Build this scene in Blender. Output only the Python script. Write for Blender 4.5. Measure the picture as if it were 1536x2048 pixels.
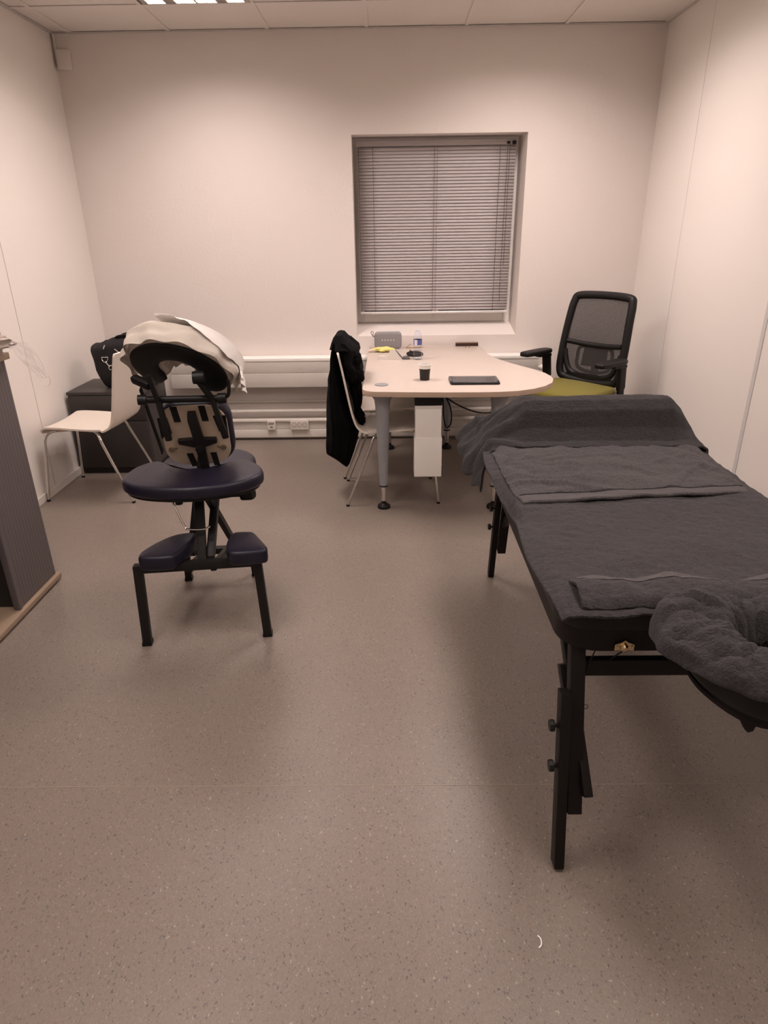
import bpy, bmesh, math, random
from mathutils import Vector, Matrix, Euler, noise
random.seed(4)
for o in list(bpy.data.objects): bpy.data.objects.remove(o, do_unlink=True)
C = bpy.context.scene.collection
scn = bpy.context.scene
R = math.radians
PI = math.pi

# ------------------------------------------------------------------ camera
cam_d = bpy.data.cameras.new('camera')
cam_d.sensor_fit = 'VERTICAL'; cam_d.sensor_height = 36.0
cam_d.lens = 1303.05 / 2048 * 36.0
cam_d.clip_start = 0.02
cam = bpy.data.objects.new('camera', cam_d); C.objects.link(cam)
p, r, yaw = 0.408449, -0.014526, -0.012266
cp, sp = math.cos(p), math.sin(p)
fw = Vector((math.sin(yaw)*cp, math.cos(yaw)*cp, -sp))
rt = Vector((math.cos(yaw), -math.sin(yaw), 0)); up = rt.cross(fw)
rr = rt*math.cos(r) + up*math.sin(r); uu = -rt*math.sin(r) + up*math.cos(r)
m = Matrix((rr, uu, -fw)).transposed().to_4x4(); m.translation = (0, 0, 1.5)
cam.matrix_world = m
scn.camera = cam

# ------------------------------------------------------------------ light and exposure
scn.view_settings.view_transform = 'Standard'
scn.view_settings.look = 'None'
scn.view_settings.gamma = 1.0
scn.view_settings.use_curve_mapping = False
scn.view_settings.exposure = 0.05
w = bpy.data.worlds.new('night'); scn.world = w; w.use_nodes = True
w.node_tree.nodes['Background'].inputs[0].default_value = (0.006, 0.008, 0.012, 1)
w.node_tree.nodes['Background'].inputs[1].default_value = 1.0
LIGHT_COL = (1.0, 0.832, 0.80)
LIGHT_W = 24.0
LIGHTS = [(-1.05, 3.82, .95), (0.82, 3.82, .95), (-1.05, 1.32, .58), (0.82, 1.32, .58), (-1.05, -1.18, .1), (0.82, -1.18, .1)]

# room numbers
XL, XR, YB, YF, ZC = -2.125, 1.768, 4.966, -2.2, 2.667

# ------------------------------------------------------------------ helpers
def lin(c):
    return tuple((x/12.92 if x <= .04045 else ((x+.055)/1.055)**2.4) for x in c)
def hexc(r_, g, b): return lin((r_/255, g/255, b/255))

def mat(name, col, rough=.5, metal=0, spec=.5, bump=0, bscale=200, var=0, vscale=8, sheen=0, trans=0, ior=1.45, alpha=1, coat=0, detail=3):
    m_ = bpy.data.materials.new(name); m_.use_nodes = True
    nt = m_.node_tree; b = nt.nodes['Principled BSDF']
    b.inputs['Roughness'].default_value = rough
    b.inputs['Metallic'].default_value = metal
    b.inputs['Specular IOR Level'].default_value = spec
    b.inputs['Base Color'].default_value = (*col, 1)
    b.inputs['IOR'].default_value = ior
    if sheen:
        b.inputs['Sheen Weight'].default_value = sheen; b.inputs['Sheen Roughness'].default_value = .5
    if trans: b.inputs['Transmission Weight'].default_value = trans
    if alpha < 1: b.inputs['Alpha'].default_value = alpha
    if coat: b.inputs['Coat Weight'].default_value = coat
    if bump or var:
        tc = nt.nodes.new('ShaderNodeTexCoord')
    if bump:
        n = nt.nodes.new('ShaderNodeTexNoise'); n.inputs['Scale'].default_value = bscale; n.inputs['Detail'].default_value = detail
        nt.links.new(tc.outputs['Object'], n.inputs['Vector'])
        bp = nt.nodes.new('ShaderNodeBump'); bp.inputs['Strength'].default_value = bump; bp.inputs['Distance'].default_value = .003
        nt.links.new(n.outputs['Fac'], bp.inputs['Height']); nt.links.new(bp.outputs['Normal'], b.inputs['Normal'])
    if var:
        n = nt.nodes.new('ShaderNodeTexNoise'); n.inputs['Scale'].default_value = vscale; n.inputs['Detail'].default_value = 4
        nt.links.new(tc.outputs['Object'], n.inputs['Vector'])
        mr = nt.nodes.new('ShaderNodeMapRange'); mr.inputs['To Min'].default_value = 1-var; mr.inputs['To Max'].default_value = 1+var
        mr.inputs['From Min'].default_value = .25; mr.inputs['From Max'].default_value = .75
        nt.links.new(n.outputs['Fac'], mr.inputs['Value'])
        mx = nt.nodes.new('ShaderNodeVectorMath'); mx.operation = 'SCALE'; mx.inputs[0].default_value = col
        nt.links.new(mr.outputs[0], mx.inputs['Scale']); nt.links.new(mx.outputs[0], b.inputs['Base Color'])
    return m_

def emis(name, col, s):
    m_ = bpy.data.materials.new(name); m_.use_nodes = True
    b = m_.node_tree.nodes['Principled BSDF']
    b.inputs['Base Color'].default_value = (.8, .8, .8, 1)
    b.inputs['Emission Color'].default_value = (*col, 1); b.inputs['Emission Strength'].default_value = s
    return m_

def obj(name, bm, m_, parent=None, smooth=True, loc=None, mats=None):
    me = bpy.data.meshes.new(name); bmesh.ops.recalc_face_normals(bm, faces=bm.faces[:])
    bm.to_mesh(me); bm.free()
    for mm in (mats or [m_]): me.materials.append(mm)
    o = bpy.data.objects.new(name, me); C.objects.link(o)
    if smooth:
        for pl in me.polygons: pl.use_smooth = True
        try: me.set_sharp_from_angle(angle=R(38))
        except Exception: pass
    if parent: o.parent = parent
    if loc: o.location = loc
    return o
def tag(o, label, cat=None, group=None, kind=None):
    if label: o['label'] = label
    if cat: o['category'] = cat
    if group: o['group'] = group
    if kind: o['kind'] = kind
    return o
def thing(name, label, cat, loc=(0, 0, 0), rz=0, group=None):
    o = bpy.data.objects.new(name, None); C.objects.link(o); o.empty_display_size = .05
    o.location = loc; o.rotation_euler = (0, 0, rz); tag(o, label, cat, group); return o
def struct(name, bm, m_, smooth=False, mats=None):
    o = obj(name, bm, m_, None, smooth, mats=mats); o['kind'] = 'structure'; return o
def dup(root, loc, rz, label, group=None):
    def cp_(o, par):
        c = o.copy(); C.objects.link(c); c.parent = par
        for ch in list(o.children): cp_(ch, c)
        return c
    c = cp_(root, None); c.location = loc; c.rotation_euler = (0, 0, rz); c['label'] = label
    if group: c['group'] = group
    return c

def NB(): return bmesh.new()
def box(bm, x0, x1, y0, y1, z0, z1, bev=0, M=None, mi=0, seg=2):
    c = Vector(((x0+x1)/2, (y0+y1)/2, (z0+z1)/2))
    g = bmesh.ops.create_cube(bm, size=1)
    vs = g['verts']
    for v in vs:
        v.co = Vector((v.co.x*(x1-x0), v.co.y*(y1-y0), v.co.z*(z1-z0))) + c
    fs = set(f for v in vs for f in v.link_faces)
    if bev:
        es = list(set(e for v in vs for e in v.link_edges))
        rb = bmesh.ops.bevel(bm, geom=es, offset=bev, segments=seg, affect='EDGES', profile=.6)
        fs = set(rb['faces']) | set(f for f in fs if f.is_valid)
        vs = list(set(v for f in fs for v in f.verts))
    for f in fs: f.material_index = mi
    if M is not None:
        for v in vs: v.co = M @ v.co
    return vs
def bar(bm, a, b, w_, d_, bev=.002, side=(1, 0, 0), mi=0):
    """rectangular bar from a to b; w_ along 'side', d_ across"""
    a, b = Vector(a), Vector(b); z = (b-a); L = z.length; z.normalize()
    x = Vector(side); x = (x - z*x.dot(z)).normalized(); y = z.cross(x)
    M = Matrix((x, y, z)).transposed().to_4x4(); M.translation = a
    return box(bm, -w_/2, w_/2, -d_/2, d_/2, 0, L, bev, M, mi)
def smoothpts(pts, n=6, closed=False):
    P = [Vector(q) for q in pts]; out = []; N = len(P)
    rng = range(N) if closed else range(N-1)
    for i in rng:
        if closed: a, b, c, d = P[(i-1) % N], P[i], P[(i+1) % N], P[(i+2) % N]
        else: a, b, c, d = P[max(i-1, 0)], P[i], P[i+1], P[min(i+2, N-1)]
        for k in range(n):
            t = k/n; t2, t3 = t*t, t*t*t
            out.append(.5*((2*b)+(c-a)*t+(2*a-5*b+4*c-d)*t2+(3*b-a-3*c+d)*t3))
    if not closed: out.append(P[-1])
    return out
def tube(bm, pts, rad, seg=10, closed=False, cap=True, mi=0, flat=1.0):
    P = [Vector(q) for q in pts]; N = len(P)
    rings = []; up_ = None
    for i in range(N):
        if closed: t = (P[(i+1) % N]-P[(i-1) % N])
        else: t = P[min(i+1, N-1)]-P[max(i-1, 0)]
        t.normalize()
        if up_ is None:
            up_ = Vector((0, 0, 1)) if abs(t.z) < .9 else Vector((1, 0, 0))
        up_ = (up_ - t*up_.dot(t)).normalized(); s = t.cross(up_)
        rd = rad[i] if hasattr(rad, '__len__') else rad
        rings.append([bm.verts.new(P[i]+(up_*math.cos(2*PI*k/seg)*flat+s*math.sin(2*PI*k/seg))*rd) for k in range(seg)])
    for i in range(N if closed else N-1):
        a, b = rings[i], rings[(i+1) % N]
        for k in range(seg):
            f = bm.faces.new((a[k], a[(k+1) % seg], b[(k+1) % seg], b[k])); f.material_index = mi
    if not closed and cap:
        bm.faces.new(rings[0]).material_index = mi; bm.faces.new(rings[-1]).material_index = mi
def lathe(bm, prof, c=(0, 0, 0), seg=24, mi=0, M=None):
    c = Vector(c); rings = []
    for (rd, z) in prof:
        if rd < 1e-5: rings.append([bm.verts.new(c+Vector((0, 0, z)))])
        else: rings.append([bm.verts.new(c+Vector((rd*math.cos(2*PI*k/seg), rd*math.sin(2*PI*k/seg), z))) for k in range(seg)])
    for a, b in zip(rings, rings[1:]):
        for k in range(seg):
            k2 = (k+1) % seg
            if len(a) == 1 and len(b) == 1: continue
            if len(a) == 1: f = bm.faces.new((a[0], b[k], b[k2]))
            elif len(b) == 1: f = bm.faces.new((a[k], a[k2], b[0]))
            else: f = bm.faces.new((a[k], a[k2], b[k2], b[k]))
            f.material_index = mi
    for e in (rings[0], rings[-1]):
        if len(e) > 1: bm.faces.new(e).material_index = mi
    if M is not None:
        for rg in rings:
            for v in rg: v.co = M @ v.co
def cushion(bm, outline, z0, z1, r_=.02, dome=0., M=None, mi=0, rb=None, inner=3):
    """padded slab with rounded rims over a (mostly star-shaped) outline"""
    P = [Vector((q[0], q[1])) for q in outline]; N = len(P)
    area = sum(P[i].x*P[(i+1) % N].y-P[(i+1) % N].x*P[i].y for i in range(N))
    if area < 0: P.reverse()
    cen = sum(P, Vector((0, 0)))/N
    nrm = []
    for i in range(N):
        t = (P[(i+1) % N]-P[(i-1) % N]).normalized(); nrm.append(Vector((t.y, -t.x)))
    rb = r_ if rb is None else rb
    prof = []
    for k in range(4): a = PI/2*k/3; prof.append((rb*(1-math.sin(a)), z0+rb*(1-math.cos(a))))
    for k in range(5): a = PI/2*k/4; prof.append((r_*(1-math.cos(a)), z1-r_*(1-math.sin(a))))
    rings = []
    for ins, z in prof:
        rings.append([bm.verts.new((P[i].x-nrm[i].x*ins, P[i].y-nrm[i].y*ins, z)) for i in range(N)])
    last = [Vector(v.co) for v in rings[-1]]
    for k in range(1, inner):
        s = 1-k/inner
        rings.append([bm.verts.new((cen.x+(q.x-cen.x)*s, cen.y+(q.y-cen.y)*s, z1+dome*(1-s*s))) for q in last])
    for a, b in zip(rings, rings[1:]):
        for k in range(N):
            bm.faces.new((a[k], a[(k+1) % N], b[(k+1) % N], b[k])).material_index = mi
    tc = bm.verts.new((cen.x, cen.y, z1+dome)); 
    for k in range(N): bm.faces.new((rings[-1][k], rings[-1][(k+1) % N], tc)).material_index = mi
    bm.faces.new(rings[0]).material_index = mi
    if M is not None:
        for v in [v for rg in rings for v in rg]+[tc]: v.co = M @ v.co
def prism(bm, outline, z0, z1, M=None, mi=0):
    b = [bm.verts.new((q[0], q[1], z0)) for q in outline]; t = [bm.verts.new((q[0], q[1], z1)) for q in outline]
    N = len(b)
    for k in range(N): bm.faces.new((b[k], b[(k+1) % N], t[(k+1) % N], t[k])).material_index = mi
    bm.faces.new(b).material_index = mi; bm.faces.new(t).material_index = mi
    if M is not None:
        for v in b+t: v.co = M @ v.co
def rrect(x0, x1, y0, y1, r_, n=5):
    out = []
    for cx, cy, a0 in ((x1-r_, y1-r_, 0), (x0+r_, y1-r_, 90), (x0+r_, y0+r_, 180), (x1-r_, y0+r_, 270)):
        for k in range(n+1):
            a = R(a0+90*k/n); out.append((cx+r_*math.cos(a), cy+r_*math.sin(a)))
    return out
def sheet(bm, fn, nu, nv, th=.006, mi=0):
    """cloth: fn(u,v)->point, given real thickness along its normals"""
    P = [[Vector(fn(i/nu, j/nv)) for j in range(nv+1)] for i in range(nu+1)]
    top = [[None]*(nv+1) for _ in range(nu+1)]; bot = [[None]*(nv+1) for _ in range(nu+1)]
    for i in range(nu+1):
        for j in range(nv+1):
            du = P[min(i+1, nu)][j]-P[max(i-1, 0)][j]; dv = P[i][min(j+1, nv)]-P[i][max(j-1, 0)]
            n = du.cross(dv)
            n = n.normalized() if n.length > 1e-12 else Vector((0, 0, 1))
            edge = min(i, nu-i, j, nv-j); t = th*(.55 if edge == 0 else 1)
            top[i][j] = bm.verts.new(P[i][j]+n*t/2); bot[i][j] = bm.verts.new(P[i][j]-n*t/2)
    for i in range(nu):
        for j in range(nv):
            bm.faces.new((top[i][j], top[i+1][j], top[i+1][j+1], top[i][j+1])).material_index = mi
            bm.faces.new((bot[i][j], bot[i][j+1], bot[i+1][j+1], bot[i+1][j])).material_index = mi
    for i in range(nu):
        for j in (0, nv): bm.faces.new((top[i][j], top[i+1][j], bot[i+1][j], bot[i][j])).material_index = mi
    for j in range(nv):
        for i in (0, nu): bm.faces.new((top[i][j], top[i][j+1], bot[i][j+1], bot[i][j])).material_index = mi
def nz(x, y, z=0, s=1): return noise.noise(Vector((x*s, y*s, z*s)))
def sstep(a, b, x):
    t = max(0, min(1, (x-a)/(b-a))); return t*t*(3-2*t)
def interp(xs, ys, x):
    if x <= xs[0]: return ys[0]
    for i in range(len(xs)-1):
        if x <= xs[i+1]:
            t = (x-xs[i])/(xs[i+1]-xs[i]); return ys[i]+(ys[i+1]-ys[i])*t
    return ys[-1]

# ------------------------------------------------------------------ materials
M_wall = mat('painted_plaster', (.75, .69, .645), .75, bump=.35, bscale=55, detail=4)
M_panel = mat('wall_panel', (.82, .77, .72), .6, bump=.06, bscale=120)
M_seam = mat('wall_strip', (.62, .59, .58), .5)
M_ceil = mat('ceiling_tile', (.76, .71, .66), .9, bump=.15, bscale=260)
M_grid = mat('ceiling_grid_metal', (.55, .51, .48), .45)
M_white = mat('white_lacquer', (.90, .86, .81), .38)
M_trim = mat('white_trim', (.72, .67, .61), .45)
M_blind = mat('blind_aluminium', (.46, .42, .415), .55)
M_rail = mat('blind_rail', (.75, .72, .71), .3, metal=.2)
M_cord = mat('blind_cord', (.10, .07, .06), .8)
M_glass = mat('window_glass', (.9, .95, .95), .02, trans=1, ior=1.45)
M_chrome = mat('chrome', (.75, .73, .70), .14, metal=1)
M_brass = mat('brass_plated_steel', (.62, .48, .30), .25, metal=1)
M_shell = mat('white_moulded_ply', (.80, .72, .63), .42)
M_ply = mat('ply_edge', (.62, .42, .24), .6)
M_black = mat('black_plastic', (.007, .0062, .006), .48, spec=.35)
M_blackm = mat('black_painted_metal', (.011, .0095, .009), .45, spec=.35)
M_blackwood = mat('black_lacquered_wood', (.007, .0048, .0043), .5, spec=.3, var=.15, vscale=20)
M_vinyl = mat('black_vinyl', (.008, .0065, .0068), .45, spec=.35, bump=.1, bscale=300)
M_navy = mat('navy_vinyl', (.0125, .0105, .023), .4, spec=.4, bump=.12, bscale=260)
M_board = mat('beige_backing_board', (.50, .40, .30), .6, var=.04, vscale=12)
M_velcro = mat('black_hook_tape', (.006, .006, .006), .95, bump=.5, bscale=700)
M_cover = mat('disposable_fleece_cover', (.66, .60, .53), .9, bump=.3, bscale=90)
M_paper = mat('white_tissue_sheet', (.90, .86, .82), .85, bump=.1, bscale=120)
M_desk = mat('desk_laminate', (.57, .49, .43), .40, var=.02, vscale=30)
M_deske = mat('desk_edge', (.56, .42, .32), .5)
M_greyleg = mat('grey_powder_coat', (.30, .30, .31), .4)
M_anth = mat('anthracite_steel', (.045, .038, .036), .42, spec=.4, bump=.03, bscale=300)
M_tamb = mat('grey_tambour', (.125, .108, .108), .42)
M_beech = mat('beech_board', (.29, .21, .145), .5, var=.1, vscale=9)
M_dark = mat('dark_interior', (.02, .017, .016), .7)
M_coat = mat('black_wool', (.0028, .0026, .003), .95, spec=.15, bump=.3, bscale=300)
M_bag = mat('black_nylon', (.006, .005, .006), .75, bump=.3, bscale=350)
M_green = mat('green_wool_seat', (.175, .145, .012), .9, bump=.4, bscale=500, sheen=.15)
M_socket = mat('socket_plastic', (.72, .66, .60), .35)
M_sockd = mat('socket_recess', (.30, .26, .23), .5)
M_speaker = mat('grey_speaker_fabric', (.26, .245, .25), .8, bump=.3, bscale=900)
M_rubber = mat('grey_rubber', (.12, .11, .11), .6)
M_led = mat('pale_button', (.6, .57, .5), .4)
M_yellow = mat('yellow_wrapper', (.75, .68, .22), .35, bump=.4, bscale=60)
M_wood = mat('light_wood', (.55, .36, .18), .5, var=.1, vscale=30)
M_bottle = mat('clear_bottle_plastic', (.93, .96, 1), .05, trans=1, ior=1.2)
M_label = mat('blue_bottle_label', (.10, .12, .34), .4)
M_labelw = mat('pale_label_print', (.75, .70, .72), .4)
M_cup = mat('black_paper_cup', (.02, .016, .014), .5)
M_tab = mat('tablet_glass', (.09, .085, .085), .12)
M_plastic = mat('crinkled_clear_plastic', (.85, .80, .76), .14, bump=.9, bscale=28, alpha=.22)
M_plasticd = mat('packed_plastic', (.55, .47, .42), .15, bump=1, bscale=24, coat=.6)

def towel_mat(name, col, k=1):
    m_ = mat(name, col, .95, sheen=.08)
    nt = m_.node_tree; b = nt.nodes['Principled BSDF']; tc = nt.nodes.new('ShaderNodeTexCoord')
    mp = nt.nodes.new('ShaderNodeMapping'); mp.inputs['Scale'].default_value = (1, 1.7, 1)
    nt.links.new(tc.outputs['Object'], mp.inputs['Vector'])
    n = nt.nodes.new('ShaderNodeTexNoise'); n.inputs['Scale'].default_value = 150*k; n.inputs['Detail'].default_value = 5; n.inputs['Roughness'].default_value = .65
    n2 = nt.nodes.new('ShaderNodeTexNoise'); n2.inputs['Scale'].default_value = 26; n2.inputs['Detail'].default_value = 3
    for q in (n, n2): nt.links.new(mp.outputs[0], q.inputs['Vector'])
    add = nt.nodes.new('ShaderNodeMath'); add.operation = 'MULTIPLY_ADD'; add.inputs[1].default_value = 1.2
    nt.links.new(n2.outputs['Fac'], add.inputs[0]); nt.links.new(n.outputs['Fac'], add.inputs[2])
    bp = nt.nodes.new('ShaderNodeBump'); bp.inputs['Strength'].default_value = .9; bp.inputs['Distance'].default_value = .011
    nt.links.new(add.outputs[0], bp.inputs['Height']); nt.links.new(bp.outputs[0], b.inputs['Normal'])
    mr = nt.nodes.new('ShaderNodeMapRange'); mr.inputs['From Min'].default_value = .3; mr.inputs['From Max'].default_value = .7
    mr.inputs['To Min'].default_value = .5; mr.inputs['To Max'].default_value = 1.42
    nt.links.new(n.outputs['Fac'], mr.inputs['Value'])
    sc = nt.nodes.new('ShaderNodeVectorMath'); sc.operation = 'SCALE'; sc.inputs[0].default_value = col
    nt.links.new(mr.outputs[0], sc.inputs['Scale']); nt.links.new(sc.outputs[0], b.inputs['Base Color'])
    return m_
M_towel = towel_mat('charcoal_terry', (.046, .040, .042))
M_towelb = towel_mat('washed_grey_terry', (.076, .068, .070))
M_towel2 = towel_mat('dark_charcoal_terry', (.026, .0225, .0235))
M_hem = mat('woven_hem', (.078, .069, .070), .85, bump=.5, bscale=500)

def floor_mat():
    m_ = bpy.data.materials.new('speckled_vinyl'); m_.use_nodes = True
    nt = m_.node_tree; b = nt.nodes['Principled BSDF']; b.inputs['Roughness'].default_value = .36
    b.inputs['Specular IOR Level'].default_value = .45
    tc = nt.nodes.new('ShaderNodeTexCoord')
    mp = nt.nodes.new('ShaderNodeMapping'); mp.inputs['Scale'].default_value = (1, 1, 1)
    nt.links.new(tc.outputs['Object'], mp.inputs['Vector'])
    # warp so the flecks are shards, not dots
    wn = nt.nodes.new('ShaderNodeTexNoise'); wn.inputs['Scale'].default_value = 60; nt.links.new(mp.outputs[0], wn.inputs['Vector'])
    wm = nt.nodes.new('ShaderNodeVectorMath'); wm.operation = 'MULTIPLY_ADD'; wm.inputs[1].default_value = (.02, .02, .02)
    nt.links.new(wn.outputs['Color'], wm.inputs[0]); nt.links.new(mp.outputs[0], wm.inputs[2])
    last = None
    def fleck(scale, lo, hi, col, prev, seed):
        v = nt.nodes.new('ShaderNodeTexVoronoi'); v.inputs['Scale'].default_value = scale
        mm = nt.nodes.new('ShaderNodeMapping'); mm.inputs['Location'].default_value = (seed, seed*.7, 0); mm.inputs['Rotation'].default_value = (0, 0, seed); mm.inputs['Scale'].default_value = (1, .55, 1)
        nt.links.new(wm.outputs[0], mm.inputs['Vector']); nt.links.new(mm.outputs[0], v.inputs['Vector'])
        sp_ = nt.nodes.new('ShaderNodeSeparateColor'); nt.links.new(v.outputs['Color'], sp_.inputs[0])
        cr = nt.nodes.new('ShaderNodeMath'); cr.operation = 'GREATER_THAN'; cr.inputs[1].default_value = lo
        nt.links.new(sp_.outputs[0], cr.inputs[0])
        dd = nt.nodes.new('ShaderNodeMath'); dd.operation = 'LESS_THAN'; dd.inputs[1].default_value = hi
        nt.links.new(v.outputs['Distance'], dd.inputs[0])
        mu = nt.nodes.new('ShaderNodeMath'); mu.operation = 'MULTIPLY'; nt.links.new(cr.outputs[0], mu.inputs[0]); nt.links.new(dd.outputs[0], mu.inputs[1])
        mx = nt.nodes.new('ShaderNodeMix'); mx.data_type = 'RGBA'
        nt.links.new(mu.outputs[0], mx.inputs['Factor'])
        if prev is None: mx.inputs[6].default_value = (*BASE, 1)
        else: nt.links.new(prev, mx.inputs[6])
        mx.inputs[7].default_value = (*col, 1)
        return mx.outputs[2]
    BASE = (.222, .183, .153)
    o1 = fleck(260, .45, .45, (.196, .160, .135), None, 1.3)
    o2 = fleck(230, .60, .40, (.252, .207, .178), o1, 2.1)
    o3 = fleck(190, .84, .36, (.125, .103, .096), o2, 3.7)
    o4 = fleck(180, .93, .32, (.34, .295, .24), o3, .6)
    o5 = fleck(150, .965, .3, (.20, .14, .09), o4, 4.4)
    big = nt.nodes.new('ShaderNodeTexNoise'); big.inputs['Scale'].default_value = 3; big.inputs['Detail'].default_value = 5
    nt.links.new(tc.outputs['Object'], big.inputs['Vector'])
    mr = nt.nodes.new('ShaderNodeMapRange'); mr.inputs['To Min'].default_value = .93; mr.inputs['To Max'].default_value = 1.07
    nt.links.new(big.outputs['Fac'], mr.inputs['Value'])
    vm = nt.nodes.new('ShaderNodeVectorMath'); vm.operation = 'SCALE'; nt.links.new(o5, vm.inputs[0]); nt.links.new(mr.outputs[0], vm.inputs['Scale'])
    nt.links.new(vm.outputs[0], b.inputs['Base Color'])
    bn = nt.nodes.new('ShaderNodeTexNoise'); bn.inputs['Scale'].default_value = 260
    nt.links.new(tc.outputs['Object'], bn.inputs['Vector'])
    bp = nt.nodes.new('ShaderNodeBump'); bp.inputs['Strength'].default_value = .25; bp.inputs['Distance'].default_value = .001
    nt.links.new(bn.outputs['Fac'], bp.inputs['Height']); nt.links.new(bp.outputs[0], b.inputs['Normal'])
    return m_
M_floor = floor_mat()

def mesh_mat():
    m_ = bpy.data.materials.new('black_chair_mesh'); m_.use_nodes = True
    nt = m_.node_tree; b = nt.nodes['Principled BSDF']
    b.inputs['Base Color'].default_value = (.03, .026, .026, 1); b.inputs['Roughness'].default_value = .6
    tc = nt.nodes.new('ShaderNodeTexCoord'); sx = nt.nodes.new('ShaderNodeSeparateXYZ'); nt.links.new(tc.outputs['Object'], sx.inputs[0])
    outs = []
    for ax in ('Y', 'Z'):
        mu = nt.nodes.new('ShaderNodeMath'); mu.operation = 'MULTIPLY'; mu.inputs[1].default_value = 2*PI/.004
        nt.links.new(sx.outputs[ax], mu.inputs[0])
        s = nt.nodes.new('ShaderNodeMath'); s.operation = 'SINE'; nt.links.new(mu.outputs[0], s.inputs[0])
        g = nt.nodes.new('ShaderNodeMath'); g.operation = 'GREATER_THAN'; g.inputs[1].default_value = -.32; nt.links.new(s.outputs[0], g.inputs[0]); outs.append(g)
    mm = nt.nodes.new('ShaderNodeMath'); mm.operation = 'MAXIMUM'; nt.links.new(outs[0].outputs[0], mm.inputs[0]); nt.links.new(outs[1].outputs[0], mm.inputs[1])
    nt.links.new(mm.outputs[0], b.inputs['Alpha'])
    return m_
M_mesh = mesh_mat()

# ================================================================== SETTING
WX0, WX1, WZ0, WZ1 = -.243, .931, .778, 2.084      # window opening
BX0, BX1, BZ0, BZ1, YW = -.236, .915, .850, 2.084, 5.20
bm = NB(); box(bm, XL-.1, XR+.1, YF-.1, YB+.1, -.06, 0); struct('floor', bm, M_floor)
bm = NB(); box(bm, XL, XR, 1.439, 1.4415, 0, .0006); struct('trim_1', bm, mat('weld_seam', (.29, .245, .19), .5))
bm = NB(); box(bm, XL-.12, XL, YF-.1, YB+.1, 0, ZC+.2)
struct('wall_left', bm, M_panel)
bm = NB(); box(bm, XR, XR+.12, YF-.1, YB+.1, 0, ZC+.2); struct('wall_right', bm, M_panel)
bm = NB(); box(bm, XL-.1, XR+.1, YF-.12, YF, 0, ZC+.2); struct('wall_front', bm, M_wall)
bm = NB()
Y2 = YB+.32
box(bm, XL, WX0, YB, Y2, 0, ZC+.2); box(bm, WX1, XR, YB, Y2, 0, ZC+.2)
box(bm, WX0, WX1, YB, Y2, WZ1, ZC+.2); box(bm, WX0, WX1, YB, Y2, 0, WZ0)
# sloped sill and slightly splayed reveals
def quadprism(bm, a, b, c, d, e, f_):
    v = [bm.verts.new(q) for q in (a, b, c, d, e, f_)]
    bm.faces.new((v[0], v[1], v[2])); bm.faces.new((v[3], v[4], v[5]))
    for i, j in ((0, 1), (1, 2), (2, 0)): bm.faces.new((v[i], v[j], v[3+j], v[3+i]))
quadprism(bm, (WX0, YB, WZ0), (WX0, YW, WZ0), (WX0, YW, BZ0), (WX1, YB, WZ0), (WX1, YW, WZ0), (WX1, YW, BZ0))
quadprism(bm, (WX1, YB, WZ0), (WX1, YW, WZ0), (BX1, YW, WZ0), (WX1, YB, WZ1), (WX1, YW, WZ1), (BX1, YW, WZ1))
struct('wall_back', bm, M_wall)
# window
bm = NB(); Fw = .05
box(bm, WX0-.01, WX0+Fw, YW, YW+.06, BZ0-.02, WZ1+.01, .004); box(bm, WX1-Fw, WX1+.01, YW, YW+.06, BZ0-.02, WZ1+.01, .004)
box(bm, WX0+Fw, WX1-Fw, YW, YW+.06, WZ1-Fw, WZ1+.01, .004); box(bm, WX0+Fw, WX1-Fw, YW, YW+.06, BZ0-.02, BZ0+.075, .004)
box(bm, .325, .375, YW+.002, YW+.055, BZ0+.075, WZ1-Fw, .004)
win = struct('window_1', bm, M_white)
bm = NB(); box(bm, WX0+Fw, WX1-Fw, YW+.025, YW+.031, BZ0+.07, WZ1-Fw+.005); obj('pane', bm, M_glass, win, False)
for hx in (-.205, .335, .875):
    bm = NB(); box(bm, hx-.006, hx+.006, YW-.016, YW+.001, BZ0+.012, BZ0+.06, .003); obj('latch', bm, M_rail, win)

# skirting
bm = NB(); box(bm, XL, XL+.014, YF, YB, 0, .050, .004); struct('baseboard_left', bm, M_trim)
bm = NB(); box(bm, XR-.014, XR, YF, YB, 0, .050, .004); struct('baseboard_right', bm, M_trim)
# cable trunking along the back wall
bm = NB()
box(bm, XL+.015, XR-.015, YB-.012, YB, 0, .022); box(bm, XL+.016, XR-.016, YB-.062, YB, .022, .086, .004); box(bm, XL+.016, XR-.016, YB-.058, YB, .088, .150, .004)
box(bm, XL+.016, XR-.016, YB-.075, YB, .150, .168, .005)
struct('baseboard_back', bm, M_trim, True)
# wall panel joints
bm = NB(); box(bm, XL-.01, XL+.0012, 3.838, 3.842, .050, ZC); struct('trim_2', bm, mat('joint_line', (.48, .42, .38), .7))
bm = NB(); box(bm, XL, XL+.003, 3.05, 3.09, .050, ZC, .001); struct('trim_3', bm, M_panel)
bm = NB(); box(bm, XR-.0012, XR+.01, 4.297, 4.302, .050, ZC); struct('trim_4', bm, M_seam)
bm = NB(); box(bm, XR-.004, XR, 3.16, 3.19, .050, ZC, .001); struct('trim_5', bm, M_seam)
# painted wall-angle where walls meet the ceiling
bm = NB(); box(bm, XL, XL+.022, YF, YB, ZC-.004, ZC+.001); box(bm, XR-.022, XR, YF, YB, ZC-.004, ZC+.001); box(bm, XL+.022, XR-.022, YB-.022, YB, ZC-.004, ZC+.001)
struct('trim_6', bm, M_grid)
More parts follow.
